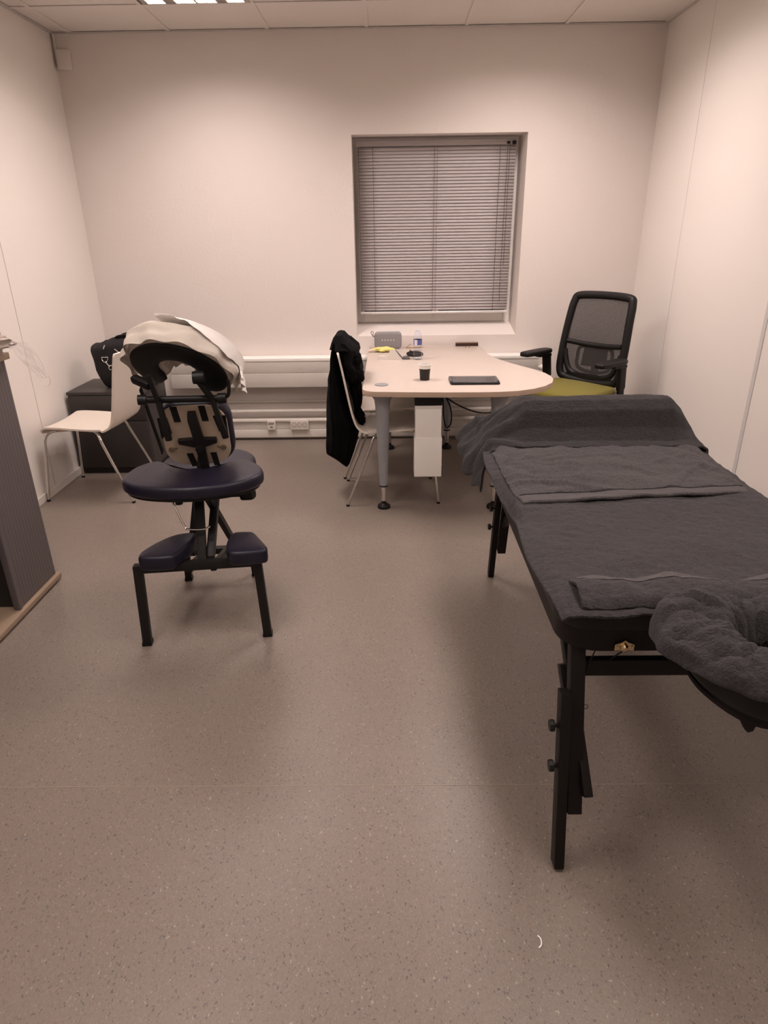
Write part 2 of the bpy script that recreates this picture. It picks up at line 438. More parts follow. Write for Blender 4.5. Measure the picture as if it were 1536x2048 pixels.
# ceiling: tiles and exposed grid, leaving openings for the lights
GX = [-2.0+.625*i for i in range(-1, 7)]; GY = [4.445-.625*j for j in range(-1, 12)]
def cell(v, G): return None
holes = set()
def hole_bounds(lx, ly):
    return lx-.30, lx+.30, ly-.30, ly+.30
bm = NB()
xs = [XL-.05]+[g for g in GX if XL < g < XR]+[XR+.05]
ys = sorted([YF-.05]+[g for g in GY if YF < g < YB]+[YB+.05])
for i in range(len(xs)-1):
    for j in range(len(ys)-1):
        cx, cy = (xs[i]+xs[i+1])/2, (ys[j]+ys[j+1])/2
        if any(abs(cx-l[0]) < .2 and abs(cy-l[1]) < .4 for l in LIGHTS): continue
        box(bm, xs[i]+.003, xs[i+1]-.003, ys[j]+.003, ys[j+1]-.003, ZC+.004, ZC+.02, .002, seg=1)
struct('ceiling', bm, M_ceil)
bm = NB()
for g in xs[1:-1]: box(bm, g-.012, g+.012, YF, YB, ZC-.001, ZC+.003)
for g in ys[1:-1]:
    if any(abs(g-l[1]) < .1 for l in LIGHTS):
        xa = XL
        for l in sorted(l[0] for l in LIGHTS if abs(g-l[1]) < .1): box(bm, xa, l-.3, g-.012, g+.012, ZC-.0014, ZC+.0026); xa = l+.3
        box(bm, xa, XR, g-.012, g+.012, ZC-.0014, ZC+.0026)
    else: box(bm, XL, XR, g-.012, g+.012, ZC-.0014, ZC+.0026)
struct('trim_7', bm, M_ceil)
bm = NB(); box(bm, XL-.12, XR+.12, YF-.12, Y2, ZC+.2, ZC+.3); struct('ceiling_slab', bm, M_dark)  # unseen slab closing off the ceiling void above the tiles

# ------------------------------------------------------------------ ceiling lights
M_tube = emis('lit_tube', (1.0, .93, .86), 12)
M_refl = mat('louvre_aluminium', (.72, .70, .68), .22, metal=1)
def make_light(lx, ly, label, pw):
    t = thing('ceiling_light', label, 'ceiling light', (lx, ly, ZC), 0, 'recessed louvre lights in the tiled ceiling')
    bm = NB(); s = .299; q = .608
    box(bm, -s, s, -q, q, .085, .09); box(bm, -s, -s+.004, -q, q, -.001, .085); box(bm, s-.004, s, -q, q, -.001, .085)
    box(bm, -s+.004, s-.004, -q, -q+.004, -.001, .085); box(bm, -s+.004, s-.004, q-.004, q, -.001, .085)
    obj('housing', bm, M_white, t, False)
    bm = NB()
    for xx, wv in ((-.142, .03), (0, .006), (.142, .03)): box(bm, xx-wv, xx+wv, -q+.012, q-.012, -.002, .02, .004)
    for k in range(1, 10):
        yy = -q+.012 + (2*q-.024)*k/10; box(bm, -s+.04, s-.04, yy-.0015, yy+.0015, 0, .045)
    box(bm, -s, -s+.032, -q, q, -.003, .003); box(bm, s-.032, s, -q, q, -.003, .003); box(bm, -s+.032, s-.032, -q, -q+.012, -.003, .003); box(bm, -s+.032, s-.032, q-.012, q, -.003, .003)
    obj('louvre', bm, M_refl, t)
    for xx in (-.215, -.06, .06, .215):
        bm = NB(); tube(bm, [(xx, -q+.03, .055), (xx, q-.03, .055)], .012, 10); obj('tube', bm, M_tube, t)
    ld = bpy.data.lights.new('lamp_glow', 'AREA'); ld.shape = 'RECTANGLE'; ld.size = .52; ld.size_y = 1.1; ld.energy = LIGHT_W*pw; ld.color = LIGHT_COL; ld.spread = R(146)
    lo = bpy.data.objects.new('lamp_glow', ld); C.objects.link(lo); lo.parent = t; lo.location = (0, 0, -.008)
    return t
names = ['recessed square louvre light in the ceiling nearest the left end of the window wall', 'recessed louvre light in the ceiling tiles right of the window, above the mesh chair',
 'recessed louvre light above the left side of the floor, before the massage chair', 'recessed louvre light above the massage table',
 'recessed louvre light in the left rear of the ceiling behind the viewer', 'recessed louvre light in the right rear of the ceiling behind the viewer']
for l, nme in zip(LIGHTS, names): make_light(l[0], l[1], nme, l[2])

# ------------------------------------------------------------------ venetian blind
bl = thing('venetian_blind', 'closed grey aluminium venetian blind hanging in the window recess', 'blind', (.331, 5.11, 2.055))
X0, X1 = -.549, .553
bm = NB(); box(bm, X0, X1, -.02, .012, -.028, .004, .003); box(bm, X0+.005, X1-.005, -.016, .008, -.001, .006)
obj('headrail', bm, M_blind, bl)
bm = NB(); zb, nS = -1.115, 52
for k in range(nS):
    z = -.045 - (abs(zb)-.06)*k/(nS-1)
    tilt = R(70 + 2.5*nz(k*.7, 3)); pr = []
    for q in range(5):
        s = -.0125+.025*q/4; h = .0022*(1-(s/.0125)**2)
        pr.append((s*math.cos(tilt)+h*math.sin(tilt)*-1, -s*math.sin(tilt)*-1+h*math.cos(tilt)*0))
    # local: s runs down toward the room, h bows toward the room
    row = []
    for xx in (X0+.004, X0+.2, -.01, X1-.2, X1-.004):
        sag = .0014*nz(xx*2, k*.37)
        row.append([bm.verts.new((xx, -.004+a, z+b_*1+sag)) for a, b_ in pr])
    for a, b_ in zip(row, row[1:]):
        for q in range(4): bm.faces.new((a[q], a[q+1], b_[q+1], b_[q]))
slats = obj('slats', bm, M_blind, bl)
sm = slats.modifiers.new('t', 'SOLIDIFY'); sm.thickness = .0005
bm = NB(); box(bm, X0+.002, X1-.002, -.016, .008, zb-.022, zb-.004, .006, seg=3); obj('bottom_rail', bm, M_rail, bl)
for xx in (-.535, -.435, -.01, .44):
    bm = NB()
    for k in range(nS):       # ladder tapes show as short dashes
        z = -.045-(abs(zb)-.06)*k/(nS-1); box(bm, xx-.002, xx+.002, -.0225, -.0205, z-.0085, z+.0005)
    tube(bm, [(xx, -.0195, -.028), (xx, -.0195, zb-.004)], .0009, 5)
    obj('ladder_cord', bm, M_cord, bl)
bm = NB(); tube(bm, [(.01, -.024, -.028), (.012, -.024, zb-.01)], .0011, 5); obj('lift_cord', bm, M_cord, bl)
bm = NB(); tube(bm, [(.49, -.026, -.03), (.485, -.027, -.9), (.487, -.026, zb+.06)], .0016, 6); obj('tilt_cord', bm, M_cord, bl)
bm = NB(); tube(bm, [(.505, -.026, -.03), (.503, -.027, -.8)], .0016, 6); obj('tilt_cord', bm, M_cord, bl)
bm = NB(); box(bm, .485, .505, -.03, -.018, -.026, -.010, .003); box(bm, .52, .545, -.03, -.018, -.03, -.006, .003); obj('cord_lock', bm, M_black, bl)

# ------------------------------------------------------------------ junction box in the corner
jb = thing('junction_box', 'small white plastic box high in the left corner under the ceiling', 'wall box', (-2.062, YB, 2.47))
bm = NB(); box(bm, -.042, .042, -.035, 0, 0, .108, .006); obj('housing', bm, M_wall, jb)
bm = NB(); box(bm, -.034, .034, -.0375, -.034, .008, .10, .001); obj('lid', bm, M_wall, jb)
bm = NB(); box(bm, -.052, -.038, -.014, 0, .108, .197, .002); obj('cable_duct', bm, M_wall, jb)

# ------------------------------------------------------------------ convector radiator with pipes
ra = thing('radiator', 'long low white convector radiator along the back wall under the window', 'radiator', (-.27, YB, .43))
hx = 1.365
bm = NB(); box(bm, -hx, hx, -.130, -.004, .19, .215, .006); obj('top_cover', bm, M_white, ra)
bm = NB(); box(bm, -hx+.002, hx-.002, -.126, -.116, .106, .19, .003); obj('front_panel', bm, mat('convector_grey_white', (.60, .56, .51), .5), ra)
bm = NB(); box(bm, -hx+.002, hx-.002, -.129, -.116, .0, .104, .004); obj('front_panel', bm, bpy.data.materials['convector_grey_white'], ra)
for s in (-1, 1):
    bm = NB(); box(bm, min(s*hx, s*(hx-.006)), max(s*hx, s*(hx-.006)), -.118, -.004, .0, .19, .002); obj('end_panel', bm, M_white, ra)
bm = NB()
for k in range(60): x_ = -hx+.03+k*(2*hx-.06)/59; box(bm, x_, x_+.002, -.105, -.02, .02, .15)
tube(bm, [(-hx+.02, -.06, .08), (hx-.02, -.06, .08)], .012, 8)
obj('heating_fins', bm, mat('radiator_fins', (.3, .27, .25), .6), ra)
# valve on its right end
va = []
bm = NB(); Mv = Matrix.Rotation(R(90), 4, 'Y')
lathe(bm, [(0, 0), (.012, 0), (.012, .02), (.02, .022), (.022, .05), (.019, .062), (0, .062)], seg=20, M=Matrix.Translation((hx, -.07, .115)) @ Mv)
obj('valve', bm, M_white, ra)
for nm, z, rad, yy in (('heating_pipe', .300, .009, -.022), ('heating_pipe', .228, .015, -.045)):
    bm = NB(); tube(bm, [(-.27-1.7, YB+yy, z), (XR-.02, YB+yy, z)], rad, 12)
    for xx in (-1.6, -.5, .6, 1.4): box(bm, xx-.008, xx+.008, YB+yy-.004, YB, z-.006, z+.006)
    tag(obj(nm, bm, M_trim), 'thin white heating pipe along the back wall, the upper one under the radiator' if z > .25 else 'thicker white heating pipe along the back wall, just above the skirting duct', 'pipe', 'heating pipes along the back wall')

# ------------------------------------------------------------------ sockets
t = thing('data_socket', 'single white data socket on the skirting duct, left of the triple power socket', 'socket', (-.921, YB-.058, .088))
bm = NB(); box(bm, -.032, .032, -.028, 0, 0, .078, .005); obj('plate', bm, M_socket, t)
bm = NB(); box(bm, -.024, .024, -.030, -.027, .045, .062, .001); obj('shutter', bm, M_sockd, t)
bm = NB(); box(bm, -.010, .010, -.030, -.027, .018, .032, .001); obj('port', bm, M_sockd, t)
t = thing('power_socket', 'triple white power socket on the skirting duct, left of the coat', 'socket', (-.703, YB-.058, .088))
bm = NB(); box(bm, -.070, .070, -.028, 0, 0, .078, .005); obj('plate', bm, M_socket, t)
for k in (-1, 0, 1):
    bm = NB(); Mx = Matrix.Translation((k*.042, -.0285, .042)) @ Matrix.Rotation(R(90), 4, 'X')
    lathe(bm, [(.0185, -.001), (.0185, .001), (.016, .001), (.015, -.008), (0, -.008)], seg=20, M=Mx)
    box(bm, k*.042-.009, k*.042-.005, -.0295, -.02, .040, .044); box(bm, k*.042+.005, k*.042+.009, -.0295, -.02, .040, .044)
    obj('outlet', bm, M_sockd, t)

# ================================================================== LEFT SIDE
# tambour cabinet in the left foreground
cab = thing('tambour_cupboard', 'grey roller-shutter cupboard with beech top and base at the left edge', 'cupboard', (XL+.02, 1.53, 0))
W_, Ld, H_ = .525, 1.17, 1.06     # depth (x), length (y), height
bm = NB(); box(bm, 0, W_+.012, -.012, Ld+.012, .010, .033, .003); obj('base_board', bm, M_beech, cab)
bm = NB(); box(bm, .01, W_-.012, .01, Ld-.012, 0, .011); obj('plinth', bm, M_dark, cab)
bm = NB(); box(bm, 0, W_+.012, -.012, Ld+.012, H_-.027, H_, .003); obj('top_board', bm, M_beech, cab)
bm = NB(); box(bm, 0, W_-.025, Ld-.018, Ld, .033, H_-.027, .001); box(bm, 0, W_-.025, 0, .018, .033, H_-.027, .001)
box(bm, 0, .01, .018, Ld-.018, .033, H_-.027); obj('carcass', bm, M_dark, cab)
bm = NB(); box(bm, .012, W_-.06, .02, Ld-.02, .36, .38); box(bm, .012, W_-.06, .02, Ld-.02, .68, .70); obj('shelf', bm, M_dark, cab)
bm = NB()
y0d, y1d = Ld-.31, Ld
n = 14
for k in range(n):
    a = y0d+(y1d-y0d)*k/n; b_ = y0d+(y1d-y0d)*(k+1)/n
    box(bm, W_-.024, W_-.008, a+.0003, b_-.0003, .034, H_-.028, .0009, seg=2)
box(bm, W_-.03, W_-.002, y0d-.02, y0d, .034, H_-.028, .004)
obj('shutter', bm, M_tamb, cab)
bm = NB(); box(bm, .02, W_-.03, Ld-.30, Ld-.28, .033, H_-.03); obj('divider', bm, M_dark, cab)

# plastic roll and hanging bag on the cupboard
def lump(bm, c, rx, ry, rz, amp, s, seed, nu=40, nv=24):
    c = Vector(c); rings = []
    for j in range(nv+1):
        th = PI*j/nv; row = []
        for i in range(nu):
            ph = 2*PI*i/nu
            d = Vector((math.sin(th)*math.cos(ph), math.sin(th)*math.sin(ph), math.cos(th)))
            k = 1+amp*noise.noise(d*s+Vector((seed, 0, 0)))+amp*.5*noise.noise(d*s*2.3+Vector((0, seed, 0)))
            q = Vector((d.x*rx*k, d.y*ry*k, d.z*rz*k))
            row.append(c+q)
        rings.append(row)
    V = [[bm.verts.new(q) for q in row] for row in rings[1:-1]]
    t_ = bm.verts.new(rings[0][0]); b_ = bm.verts.new(rings[-1][0])
    for a, bb in zip(V, V[1:]):
        for i in range(nu): bm.faces.new((a[i], a[(i+1) % nu], bb[(i+1) % nu], bb[i]))
    for i in range(nu): bm.faces.new((t_, V[0][i], V[0][(i+1) % nu])); bm.faces.new((b_, V[-1][(i+1) % nu], V[-1][i]))
pb = thing('plastic_bag', 'crumpled clear plastic bag spilling over the end of the roller-shutter cupboard', 'plastic bag', (-1.665, 2.60, 1.062))
bm = NB(); lump(bm, (0, 0, .045), .155, .12, .046, .35, 2.6, 3)
for v in bm.verts: v.co.z = max(v.co.z, .001)
obj('bundle', bm, M_plasticd, pb)
def hang(u, v):
    cx = interp([0, .35, 1], [.12, .20, .275], v); cz = interp([0, .35, 1], [.045, .035, -.095], v)
    wd = .008+.026*math.sin(PI*min(1, v*1.02))**.8; q = (u-.5)*2
    return (cx+wd*q*.8+.004*nz(u*6, v*7, 1), .02+q*wd*.4+.010*nz(u*5, v*6, 2), cz+q*wd*.35+.004*nz(u*4, v*9, 6))
bm = NB(); sheet(bm, hang, 10, 26, .0006); obj('loose_film', bm, M_plastic, pb)
bm = NB(); tube(bm, smoothpts([(.12, .02, .045), (.19, .02, .05), (.24, .02, .0), (.29, .02, -.09), (.275, .02, -.125), (.245, .02, -.085), (.20, .02, .0)], 6), .0016, 6)
obj('film_hem', bm, M_plastic, pb)

# anthracite pedestal cabinet
pc = thing('low_cabinet', 'low dark grey metal cabinet in the left corner carrying the black bag', 'cabinet', (-1.865, 4.17, 0))
px0, px1, pdp, ph_ = -.235, .265, .43, .56
bm = NB(); box(bm, px0+.01, px1-.01, .02, pdp-.01, 0, .045); obj('plinth', bm, M_dark, pc)
bm = NB(); box(bm, px0, px1, .012, pdp, .04, ph_-.022, .004); obj('body', bm, M_anth, pc)
bm = NB(); box(bm, px0-.004, px1+.004, .0, pdp+.004, ph_-.02, ph_, .003); obj('top_panel', bm, M_anth, pc)
bm = NB(); box(bm, px0+.004, px1-.004, .0, .012, .045, .365, .002); obj('drawer_front', bm, M_anth, pc)
bm = NB(); box(bm, px0+.004, px1-.004, .0, .012, .369, ph_-.024, .002); obj('drawer_front', bm, M_anth, pc)

# black holdall
bg = thing('holdall_bag', 'black fabric holdall with silver snap hook on the low grey cabinet', 'bag', (-1.77, 4.38, .562))
def bagf():
    bm = NB(); nu, nv = 64, 28; rings = []
    for j in range(nv+1):
        h = j/nv
        xl = interp([0, .05, .4, .75, .9, 1], [-.115, -.128, -.172, -.188, -.178, -.10], h)
        xr = interp([0, .4, .75, .9, 1], [.20, .23, .24, .20, .12], h)
        sy = interp([0, .3, .6, .8, .92, 1], [.10, .12, .125, .11, .075, .03], h)
        z = interp([0, .05, .5, .82, 1], [0, .004, .15, .262, .285], h)
        row = []; cx_, sx = (xl+xr)/2, (xr-xl)/2; e = interp([0, .8, 1], [.42, .42, .7], h)
        for i in range(nu):
            a = 2*PI*i/nu; ca, sa = math.cos(a), math.sin(a)
            q = Vector((cx_+sx*math.copysign(abs(ca)**e, ca), sy*math.copysign(abs(sa)**e, sa), z))
            t_ = sstep(.65, 1, h); q.z += t_*(.045*sstep(-.12, .0, q.x)*sstep(.26, .12, q.x)+.012*nz(q.x*14, q.y*14)+.012*nz(q.x*30, q.y*22, 4))
            k = .010*nz(q.x*9, q.y*9, q.z*9)+.004*nz(q.x*24, q.y*24, q.z*24)
            row.append(bm.verts.new((q.x+ca*k, q.y+sa*k, q.z)))
        rings.append(row)
    for a, b_ in zip(rings, rings[1:]):
        for i in range(nu): bm.faces.new((a[i], a[(i+1) % nu], b_[(i+1) % nu], b_[i]))
    bm.faces.new(rings[0]); bm.faces.new(rings[-1]); return bm
obj('body', bagf(), M_bag, bg)
bm = NB(); tube(bm, smoothpts([(-.05, .0, .285), (.0, -.05, .325), (.06, -.06, .335), (.12, -.05, .33), (.17, .0, .30)], 6), .013, 8, flat=.5)
obj('handle', bm, M_bag, bg)
bm = NB(); tube(bm, smoothpts([(-.06, .03, .28), (.0, .05, .325), (.08, .06, .335), (.16, .04, .30)], 6), .012, 8, flat=.5)
obj('handle', bm, M_bag, bg)
bm = NB(); tube(bm, smoothpts([(-.125, -.142, .205), (-.122, -.146, .185), (-.105, -.149, .175), (-.088, -.147, .187), (-.086, -.143, .205)], 5), .0028, 8)
tube(bm, [(-.128, -.141, .206), (-.083, -.142, .206)], .0028, 8)
tube(bm, [(-.102, -.150, .178), (-.092, -.150, .165), (-.083, -.149, .150)], [.006, .0055, .0045], 8)
tube(bm, smoothpts([(-.083, -.149, .150), (-.070, -.147, .155), (-.060, -.146, .150)], 5), .003, 8)
tube(bm, smoothpts([(-.083, -.149, .150), (-.088, -.149, .138), (-.080, -.149, .126), (-.072, -.147, .130)], 5), .003, 8)
for v in bm.verts: v.co.x += .03; v.co.y += .020
obj('snap_hook', bm, M_chrome, bg)
bm = NB(); tube(bm, [(-.074, -.125, .258), (-.064, -.118, .282)], .0055, 8, flat=.6); obj('zip_pull', bm, M_chrome, bg)
bm = NB(); tube(bm, [(.0, -.13, .258), (.03, -.14, .238)], .003, 8); obj('zip_pull', bm, M_chrome, bg)

# ------------------------------------------------------------------ white shell chairs
def chair_proto(label, loc, rz, grp):
    t = thing('stacking_chair', label, 'chair', loc, rz, grp)
    prof = smoothpts([(.238, .408), (.232, .430), (.205, .446), (.12, .447), (.0, .440), (-.10, .436), (-.165, .442), (-.205, .472), (-.228, .53), (-.248, .62), (-.278, .78), (-.300, .885)], 6)
    N = len(prof); bm = NB(); nw = 12; th = .011
    def pt(i, k, off):
        a = prof[max(i-1, 0)]; b_ = prof[min(i+1, N-1)]; tn = Vector((b_.x-a.x, b_.y-a.y)).normalized(); nn = Vector((tn.y, -tn.x))
        q = prof[i]; yv = (k/nw-.5)*2
        s = i/(N-1)
        half = interp([0, .08, .35, .55, .8, 1], [.175, .192, .205, .195, .198, .19], s)
        dish = .010*(yv*yv)*(1 if s < .5 else .8)
        # rounded corners at lip and top
        if i == N-1 or i == 0: half *= .965
        q2 = q+Vector((-tn.y, tn.x))*-1*0
        return Vector((q.x+nn.x*(off)*-1 + (dish if s > .5 else 0), yv*half, q.y-nn.y*off*-1*-1 + (dish if s <= .5 else 0)))
    top = [[bm.verts.new(pt(i, k, th/2)) for k in range(nw+1)] for i in range(N)]
    bot = [[bm.verts.new(pt(i, k, -th/2)) for k in range(nw+1)] for i in range(N)]
    for i in range(N-1):
        for k in range(nw):
            bm.faces.new((top[i][k], top[i+1][k], top[i+1][k+1], top[i][k+1])); bm.faces.new((bot[i][k], bot[i][k+1], bot[i+1][k+1], bot[i+1][k]))
        for k in (0, nw): bm.faces.new((top[i][k], top[i+1][k], bot[i+1][k], bot[i][k]))
    for i in (0, N-1):
        for k in range(nw): bm.faces.new((top[i][k], top[i][k+1], bot[i][k+1], bot[i][k]))
    obj('seat_shell', bm, M_shell, t)
    for sx, sy in ((1, -1), (1, 1), (-1, -1), (-1, 1)):
        bm = NB()
        if sx > 0: pts = [(.03, sy*.10, .425), (.15, sy*.135, .427), (.2, sy*.165, .42), (.222, sy*.182, .39), (.232, sy*.19, .33), (.27, sy*.212, .006)]
        else: pts = [(.0, sy*.10, .424), (-.06, sy*.135, .424), (-.098, sy*.165, .414), (-.115, sy*.178, .385), (-.135, sy*.184, .33), (-.268, sy*.212, .006)]
        tube(bm, smoothpts(pts, 5), .0085, 10)
        lg = obj('leg', bm, M_chrome, t)
        bm = NB(); q = pts[-1]; lathe(bm, [(.0, 0), (.010, 0), (.010, .012), (.0, .012)], (q[0], q[1], 0), 12); obj('foot_cap', bm, M_black, lg)
    bm = NB(); box(bm, -.07, .16, -.105, -.085, .418, .428, .002); box(bm, -.07, .16, .085, .105, .418, .428, .002); box(bm, .0, .03, -.1, .1, .419, .427, .002)
    obj('seat_bracket', bm, M_chrome, t)
    for sy in (-1, 1):
        for xx in (.13, -.05):
            bm = NB(); lathe(bm, [(0, 0), (.008, 0), (.008, .014), (0, .014)], (xx, sy*.15, .425), 10); obj('spacer', bm, M_ply, t)
    return t
G_ch = 'white stacking chairs'
ch1 = chair_proto('white shell chair with chrome legs standing alone before the low dark cabinet', (-1.815, 3.875, 0), R(180-4), G_ch)
ch2 = dup(ch1, (.0, 3.785, 0), R(3), 'nearer white shell chair tucked under the desk, the coat hanging on its back', G_ch)
ch3 = dup(ch1, (-.045, 4.25, 0), R(3), 'farther white shell chair tucked under the desk, behind the one with the coat', G_ch)

# ------------------------------------------------------------------ coat over the chair back
ct = thing('coat', 'black coat hanging over the back of the nearer chair at the desk', 'coat', (-.29, 3.86, .9))
cx0, cy0, cz0 = -.29, 3.86, .9
def BK(z): return interp([.44, .53, .62, .78, .885], [-.165, -.228, -.248, -.278, -.300], z)
def loft(bm, zs, xl, xr, ya, yb, seed, fold=.012, nz_=46, nu=72, e=.7):
    rings = []
    for j in range(nz_+1):
        h = j/nz_; z = zs[0]+(zs[1]-zs[0])*h; a_, b_ = xl(z), xr(z); ya_, yb_ = ya(z), yb(z); row = []
        for i in range(nu):
            a = 2*PI*i/nu; ca, sa = math.cos(a), math.sin(a)
            X = (a_+b_)/2+(b_-a_)/2*math.copysign(abs(ca)**e, ca); Y = (ya_+yb_)/2+(yb_-ya_)/2*math.copysign(abs(sa)**e, sa)
            k = fold*(nz(math.cos(a)*3.2+seed, math.sin(a)*3.2, z*1.6)+.5*nz(math.cos(a)*8+seed, math.sin(a)*8, z*2.5)+.35*nz(ca*5, sa*5+seed, z*16))
            row.append(bm.verts.new((X+ca*k-cx0, Y+sa*k-cy0, z+.010*nz(ca*3+seed, sa*3, 5)*(1 if 0 < j < nz_ else .3)-cz0)))
        rings.append(row)
    for p_, q_ in zip(rings, rings[1:]):
        for i in range(nu): bm.faces.new((p_[i], p_[(i+1) % nu], q_[(i+1) % nu], q_[i]))
    bm.faces.new(rings[0]); bm.faces.new(rings[-1])
bm = NB()
Lz = lambda z: interp([.17, .22, .27, .5, .7, .85, .93, .96], [-.275, -.325, -.383, -.368, -.352, -.333, -.315, -.285], z)
Rz = lambda z: min(interp([.17, .25, .35, .45, .6, .9], [-.262, -.235, -.205, -.185, -.26, -.31], z), BK(z)-.010 if z > .46 else 9)
loft(bm, (.17, .93), Lz, Rz, lambda z: interp([.17, .3, .5, .93], [3.78, 3.66, 3.62, 3.66], z), lambda z: interp([.17, .5, .93], [3.90, 3.98, 3.96], z), 2.1, .014)
obj('back_panel', bm, M_coat, ct)
bm = NB()
Fz = lambda z: interp([.47, .52, .58, .66, .70, .74, .78, .82, .86, .89, .93], [-.195, -.178, -.165, -.172, -.180, -.156, -.160, -.192, -.172, -.178, -.23], z)
loft(bm, (.715, .93), lambda z: BK(z)+.014, Fz, lambda z: interp([.715, .8, .93], [3.66, 3.62, 3.65], z), lambda z: 3.985, 6.3, .012)
loft(bm, (.45, .74), lambda z: BK(z)+.016, lambda z: min(Fz(z), -.168), lambda z: 3.70, lambda z: 3.97, 4.4, .010)
obj('front_panel', bm, M_coat, ct)
bm = NB()
loft(bm, (.892, .965), lambda z: interp([.892, .93, .965], [-.338, -.325, -.30], z), lambda z: interp([.892, .93, .965], [-.20, -.235, -.27], z), lambda z: interp([.892, .965], [3.63, 3.70], z), lambda z: interp([.892, .965], [3.99, 3.93], z), 9.1, .010, 14)
obj('collar', bm, M_coat, ct)
bm = NB(); P = smoothpts([(.07, -.16, -.02), (.115, -.19, -.05), (.105, -.19, -.10), (.125, -.17, -.16), (.10, -.15, -.20)], 6)
tube(bm, P, [.024+.004*math.sin(i*1.7) for i in range(len(P))], 12, flat=.8); obj('sleeve', bm, M_coat, ct)

# ------------------------------------------------------------------ desk
dk = thing('office_desk', 'beige laminate desk with a rounded right end on grey tapered legs', 'desk', (.25, 4.2, 0))
def D(pts): return [(x_-.25, y_-4.2) for x_, y_ in pts]
cor = rrect(-.152, .5, 3.435, 4.0, .085, 6)
fl = [q for q in cor if q[0] < -.06 and q[1] < 3.53]
outl = fl + [(.1, 3.418), (.3, 3.405), (.46, 3.400), (.58, 3.402), (.68, 3.42), (.77, 3.465), (.845, 3.53), (.90, 3.61), (.928, 3.70), (.933, 3.78), (.92, 3.87), (.89, 3.96), (.84, 4.06), (.775, 4.19), (.72, 4.32), (.688, 4.43), (.67, 4.56), (.662, 4.75), (.657, 4.90), (.64, 4.925), (.62, 4.93), (-.135, 4.93), (-.152, 4.91)]
outl = D(outl)
bm = NB(); cushion(bm, outl, .6815, .711, .002, 0, rb=.002, inner=2)
for f in bm.faces:
    if abs(f.normal.z) < .5 or True:
        pass
tp = obj('desk_top', bm, M_desk, dk, mats=[M_desk, M_deske])
for pl in tp.data.polygons:
    if abs(pl.normal.z) < .6: pl.material_index = 1
def desk_leg(x_, y_):
    bm = NB(); lathe(bm, [(0, .681), (.062, .681), (.060, .665), (.046, .645), (.0405, .61), (.037, .5), (.030, .3), (.0235, .15), (.0235, .142), (0, .142)], (x_-.25, y_-4.2, 0), 24)
    lg = obj('leg', bm, M_greyleg, dk)
    bm = NB(); lathe(bm, [(.0, .143), (.0245, .143), (.0245, .135), (0, .135)], (x_-.25, y_-4.2, 0), 20); obj('ring', bm, M_black, lg)
    bm = NB(); lathe(bm, [(0, .135), (.0155, .135), (.0155, .045), (0, .045)], (x_-.25, y_-4.2, 0), 20); obj('stub', bm, M_chrome, lg)
    bm = NB(); lathe(bm, [(0, .06), (.013, .06), (.014, .03), (.034, .018), (.038, .010), (.037, 0), (0, 0)], (x_-.25, y_-4.2, 0), 24); obj('foot', bm, M_black, lg)
for q in ((-.043, 3.535), (.595, 3.52), (-.01, 4.665), (.416, 4.665)): desk_leg(*q)
bm = NB(); box(bm, -.22, .35, -.50, .42, .650, .6815, .003); box(bm, -.28, -.24, -.6, .5, .640, .6815, .003); obj('under_frame', bm, M_blackm, dk)
bm = NB(); Mg = Matrix.Translation((-.048-.25, 3.60-4.2, .7115))
lathe(bm, [(0, 0), (.038, 0), (.038, .003), (.032, .004), (.018, .0025), (0, .0025)], seg=24, M=Mg); obj('cable_grommet', bm, M_greyleg, dk)
# raised socket hatch
bm = NB()
fx, fy = .015-.25, 4.42-4.2
box(bm, fx-.085, fx-.045, fy-.06, fy-.02, .711, .733, .002); box(bm, fx-.045, fx+.10, fy-.02, fy+.06, .711, .7125, .001)
obj('socket_hatch', bm, M_rail, dk)
bm = NB(); v = [(fx-.05, .7115), (fx+.066, .7115), (fx+.02, .775), (fx-.01, .775)]
prism(bm, [(a, b_) for a, b_ in v], -.004, .004, Matrix.Translation((0, fy-.062, 0)) @ Matrix.Rotation(R(90), 4, 'X'))
obj('hatch_flap', bm, M_trim, dk)
bm = NB(); bar(bm, (fx+.02, fy-.045, .772), (fx+.075, fy-.045, .712), .03, .006, .001, (0, 1, 0)); box(bm, fx+.072, fx+.115, fy-.065, fy-.02, .711, .728, .002); obj('hatch_hinge', bm, M_rubber, dk)

# white cable riser under the desk
cr_ = thing('cable_riser', 'white two-tier box hanging under the front of the desk', 'cable box', (.206, 3.48, 0))
bm = NB(); box(bm, -.071, .071, -.035, .072, .445, .612, .002); obj('upper_sleeve', bm, M_white, cr_)
bm = NB(); box(bm, -.076, .076, -.040, .077, .225, .450, .002); obj('lower_sleeve', bm, M_white, cr_)
bm = NB(); box(bm, -.0785, .0785, -.03, -.02, .288, .296, .002); obj('rivet_band', bm, M_trim, cr_)
bm = NB(); box(bm, -.073, .073, -.036, .073, .612, .630, .002); obj('collar', bm, M_trim, cr_)
bm = NB(); box(bm, -.075, .073, -.038, .075, .630, .6815, .002); obj('mounting_block', bm, M_black, cr_)
def cable(name, pts, rad, label, cat='cable', grp=None, m_=None):
    bm = NB(); tube(bm, smoothpts(pts, 8), rad, 8); return tag(obj(name, bm, m_ or M_black), label, cat, grp)
cable('cable', [(.285, 3.62, .655), (.36, 3.62, .60), (.45, 3.63, .555), (.53, 3.66, .53), (.60, 3.74, .52), (.62, 3.9, .55), (.55, 4.1, .64)], .0042, 'black cable sagging from the white box towards the right front desk leg')
cable('cable', [(.29, 3.60, .66), (.297, 3.60, .60), (.30, 3.60, .54), (.312, 3.60, .475), (.327, 3.60, .465), (.342, 3.60, .485), (.345, 3.60, .54), (.33, 3.60, .60), (.295, 3.61, .66)], .0042, 'black cable looped beside the white box under the desk')
